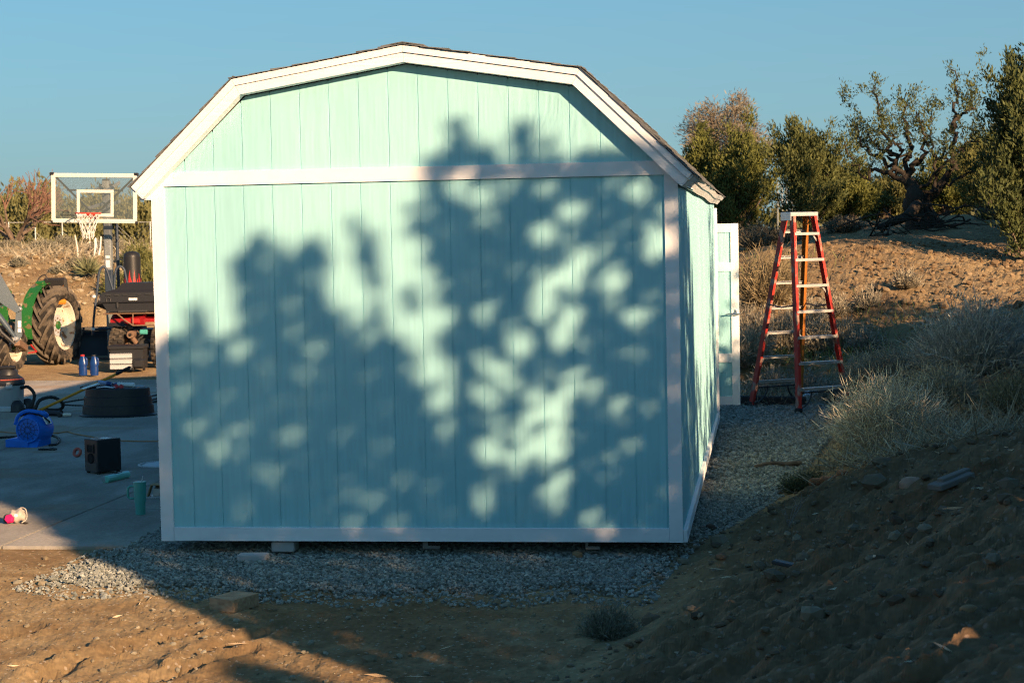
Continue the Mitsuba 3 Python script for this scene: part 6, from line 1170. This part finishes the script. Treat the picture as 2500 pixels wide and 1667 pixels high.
SPR = [(0, [(320, 620, 60, 1), (400, 420, 30, .6), (655, 485, 36, .8), (740, 360, 40, .6), (580, 520, 42, .5), (770, 540, 36, .6), (670, 640, 40, .8), (760, 640, 40, .8), (390, 720, 38, .8), (790, 730, 34, .45), (550, 190, 32, .8), (1100, 460, 36, 1), (1050, 640, 48, .55), (1200, 600, 60, 1), (1290, 700, 55, 1), (930, 600, 38, .8), (1010, 690, 40, .5), (1170, 780, 30, .6), (1300, 590, 50, 1)]),
       (1, [(240, 400, 60, 1), (360, 460, 60, .85), (490, 400, 46, .85), (385, 570, 44, .9), (655, 630, 54, 1), (620, 530, 34, .55), (680, 420, 50, .6), (790, 530, 55, .85), (780, 455, 36, .6), (860, 490, 40, .55), (1120, 430, 62, .9), (940, 550, 42, .55), (1040, 600, 40, .55), (970, 700, 50, .65), (1010, 380, 40, .55), (780, 640, 42, .5), (1190, 640, 55, .9), (1190, 730, 46, .9), (1090, 690, 40, .6), (850, 750, 55, .95), (680, 250, 40, .8), (1262, 650, 42, 1), (1010, 830, 55, .95), (800, 840, 55, 1), (680, 850, 55, 1), (290, 840, 38, .5), (400, 715, 38, .5), (20, 700, 60, 1), (95, 820, 44, .8), (30, 840, 60, 1), (100, 520, 42, .5), (150, 620, 36, .45)]),
       (2, [(660, 150, 60, 1), (650, 230, 46, .9), (800, 60, 60, 1), (1010, 50, 55, .95), (930, 60, 44, .8), (980, 150, 48, .65), (1165, 155, 42, .7), (1100, 240, 46, 1), (760, 200, 42, .7), (810, 240, 46, .85), (740, 310, 55, .9), (850, 350, 46, .75), (740, 380, 42, .8), (380, 215, 44, .95), (540, 370, 62, 1), (490, 340, 36, .8), (610, 450, 42, .6), (515, 275, 38, .55), (660, 540, 42, .75), (790, 570, 52, 1), (835, 500, 36, .7), (900, 580, 50, .9), (780, 650, 36, .6), (1030, 670, 44, .6), (1170, 680, 42, .65), (1130, 480, 36, .5), (1075, 430, 42, .45), (1075, 870, 42, .75), (880, 720, 40, .4), (50, 50, 60, 1), (100, 120, 55, .9), (120, 240, 66, 1), (230, 260, 62, 1),
            (60, 370, 52, 1), (120, 310, 50, .8), (130, 440, 55, .95), (85, 540, 44, 1), (210, 540, 56, 1), (165, 640, 52, 1), (180, 770, 44, 1), (265, 720, 46, .7), (230, 390, 38, .65), (320, 600, 50, 1), (360, 440, 50, .9), (440, 500, 55, .95), (520, 580, 50, .85), (410, 660, 46, 1), (440, 770, 44, .95), (350, 720, 34, .55), (620, 620, 46, 1), (690, 700, 62, 1), (580, 730, 46, 1), (740, 790, 60, 1), (540, 810, 50, .9), (660, 850, 60, .95), (390, 870, 50, 1), (270, 500, 48, .65), (400, 590, 38, .7)]),
       (3, [(115, 215, 46, .8), (140, 365, 44, .85), (310, 220, 42, .55), (460, 295, 44, .85), (360, 405, 42, .65), (415, 380, 34, .6), (240, 450, 30, .55), (280, 515, 34, .8), (345, 500, 30, .55), (480, 590, 44, .85), (530, 620, 40, .75), (690, 105, 48, .95), (790, 130, 42, .95), (860, 430, 42, .45), (1065, 465, 42, .55), (845, 685, 42, .8), (1165, 630, 42, .8), (985, 765, 50, .7), (1055, 725, 34, .75), (1110, 760, 38, .6), (1130, 830, 42, .8), (910, 850, 40, .55), (400, 780, 46, .6), (350, 730, 36, .45), (70, 60, 46, .8), (140, 20, 50, .85), (200, 50, 34, .6), (370, 10, 46, .85), (620, 675, 34, .4), (1200, 80, 42, .8), (1125, 55, 26, .9), (760, 10, 40, .7), (560, 270, 34, .4), (690, 380, 36, .4)]),
       (4, [(265, 50, 50, .75), (405, 200, 60, 1), (220, 180, 40, .6), (530, 230, 50, 1), (560, 320, 50, .65), (680, 290, 46, .55), (620, 200, 50, .9), (740, 190, 62, 1), (770, 340, 42, .9), (720, 400, 42, .85), (765, 465, 46, 1), (370, 430, 55, .75), (390, 490, 42, .7), (265, 450, 46, .45), (285, 565, 48, .8), (450, 335, 36, .5), (1115, 185, 44, .75), (910, 540, 50, .6), (985, 600, 40, .8), (1030, 250, 34, .4), (1200, 530, 46, .55), (610, 640, 30, .7)])]
SP = []
for r_id, lst in SPR:
    for x, y, r, f in lst:
        f = f * (0.55 if r_id == 3 else 0.85 if f < 0.8 else 1.0)
        SP.append((*wl(r_id, x, y), r / (Z1 if r_id in (0, 4) else Z2) / 364 * (0.26 + 0.74 * f) * (1.0 if r > 50 else 0.95)))
SP = np.array(SP)
g = rng(500); area = SHADE.area
def crown_points(n):
    q = scatter(SHADE, n, 501); z3 = np.column_stack([q, np.zeros(len(q))])
    d = np.hypot(q[:, None, 0] - SP[None, :, 0], q[:, None, 1] - SP[None, :, 1]); keep = (d > SP[None, :, 2] + 0.012).all(1)
    # looser foliage low on the left and in the right-hand limb
    loose = np.where((q[:, 0] < 1.0) & (q[:, 1] < 1.3) & (q[:, 1] > 0), 1.0, 1.0); loose = np.where((q[:, 0] > 4.4) & (q[:, 0] < 6.2) & (q[:, 1] > 0.4), 0.75, loose)
    gap = meshkit.fbm(z3 * 3.4, 3, 77); keep &= ~((gap > 0.68) & (q[:, 0] > 4.2) & (q[:, 0] < 6.2) & (q[:, 1] > 0))
    keep &= g.uniform(0, 1, len(q)) < loose
    return q[keep]
q = crown_points(104000)
bulk = 12.6 + 1.5 * np.sin(q[:, 0] * 1.3) + g.normal(0, 0.75, len(q))
bulk = np.where(q[:, 0] > 6, bulk - (q[:, 0] - 6) * 1.2, bulk); bulk = np.where((q[:, 0] < -0.75) & (q[:, 1] < -1.0), bulk + 8, bulk)
S3 = np.column_stack([q[:, 0], np.zeros(len(q)), q[:, 1]]) + SUN * bulk[:, None]
ok = (S3[:, 2] > height(S3[:, 0], S3[:, 1], False) + 0.1); S3, q = S3[ok], q[ok]
clear = (np.hypot(S3[:, 0] - CAM[0], S3[:, 1] - CAM[1]) > 1.2); S3, q = S3[clear], q[clear]
dirs = g.normal(size=(len(S3), 3)) + [0, 0, 0.5]
tn = g.uniform(0, 1, (len(S3), 1)); cl_ = np.array(JUN) * (1 - tn) + np.array(JUN2) * tn
for i, (a_, b_, lb) in enumerate(((-9, 1.25, 'juniper behind the camera whose shade falls on the left of the shed'), (1.25, 3.0, 'juniper behind the camera whose shade falls on the middle of the shed'), (3.0, 5.6, 'juniper behind the camera whose shade falls on the right of the shed'), (5.6, 20, 'juniper right of the camera that shades the gravel lane'))):
    s_ = (q[:, 0] >= a_) & (q[:, 0] < b_); Pk = S3[s_]
    k = thing('shade_juniper', lb, 'juniper', 'junipers behind the camera')
    m, c = leaves(Pk - dirs[s_] / np.linalg.norm(dirs[s_], axis=1, keepdims=True) * 0.05, dirs[s_], rng(510 + i).uniform(0.10, 0.16, s_.sum()), rng(511 + i).uniform(0.055, 0.085, s_.sum()), 520 + i, cl_[s_])
    part(k, 'crown', m, 'leafy', color=c)
    low = Pk[:, 2] < np.quantile(Pk[:, 2], 0.35); ft_ = np.array([Pk[low, 0].mean(), Pk[low, 1].mean(), 0]); ft_[2] = ground_z(ft_[0], ft_[1]) - 0.1
    topc = Pk[Pk[:, 2] > np.quantile(Pk[:, 2], 0.8)].mean(0)
    part(k, 'trunk', tube(spline([ft_, ft_ * 0.6 + topc * 0.4, topc], 10), np.linspace(0.17, 0.04, 10), 8), 'bark', smooth=True)
# unseen trees added right of the picture only to cast shade
for i, (x, y, zt, R) in enumerate([(9.4, 3.6, 3.3, 1.5), (8.9, 6.6, 2.7, 1.3), (10.8, 1.2, 4.0, 1.6), (11.5, -2.0, 4.6, 1.7), (9.6, -1.0, 2.4, 1.3), (12.5, 5.0, 4.2, 1.6), (8.6, 9.2, 2.2, 1.0), (11.6, -7.0, 3.8, 1.6), (11.6, 16.0, 5.2, 1.5), (10.3, 18.8, 4.6, 1.1), (13.2, 15.0, 5.8, 1.8), (12.2, 19.0, 5.0, 1.5), (14.2, 20.5, 6.0, 1.8), (11.2, 21.5, 4.8, 1.3), (16.5, 22.0, 6.5, 2.0), (11.0, 24.0, 4.6, 1.2), (18.5, 24.0, 7.0, 2.0)]):
    juniper('added_juniper', 'unseen juniper added beyond the right picture edge to cast shade', 'juniper', 'unseen shade-casting junipers added beyond the right picture edge', 0, 0, 10, 0, 0, 5200, 540 + i, pos=(x, y), zt=zt, R=R, leaf=0.17, wid=0.075, lobes_n=18, skirt=0.0)
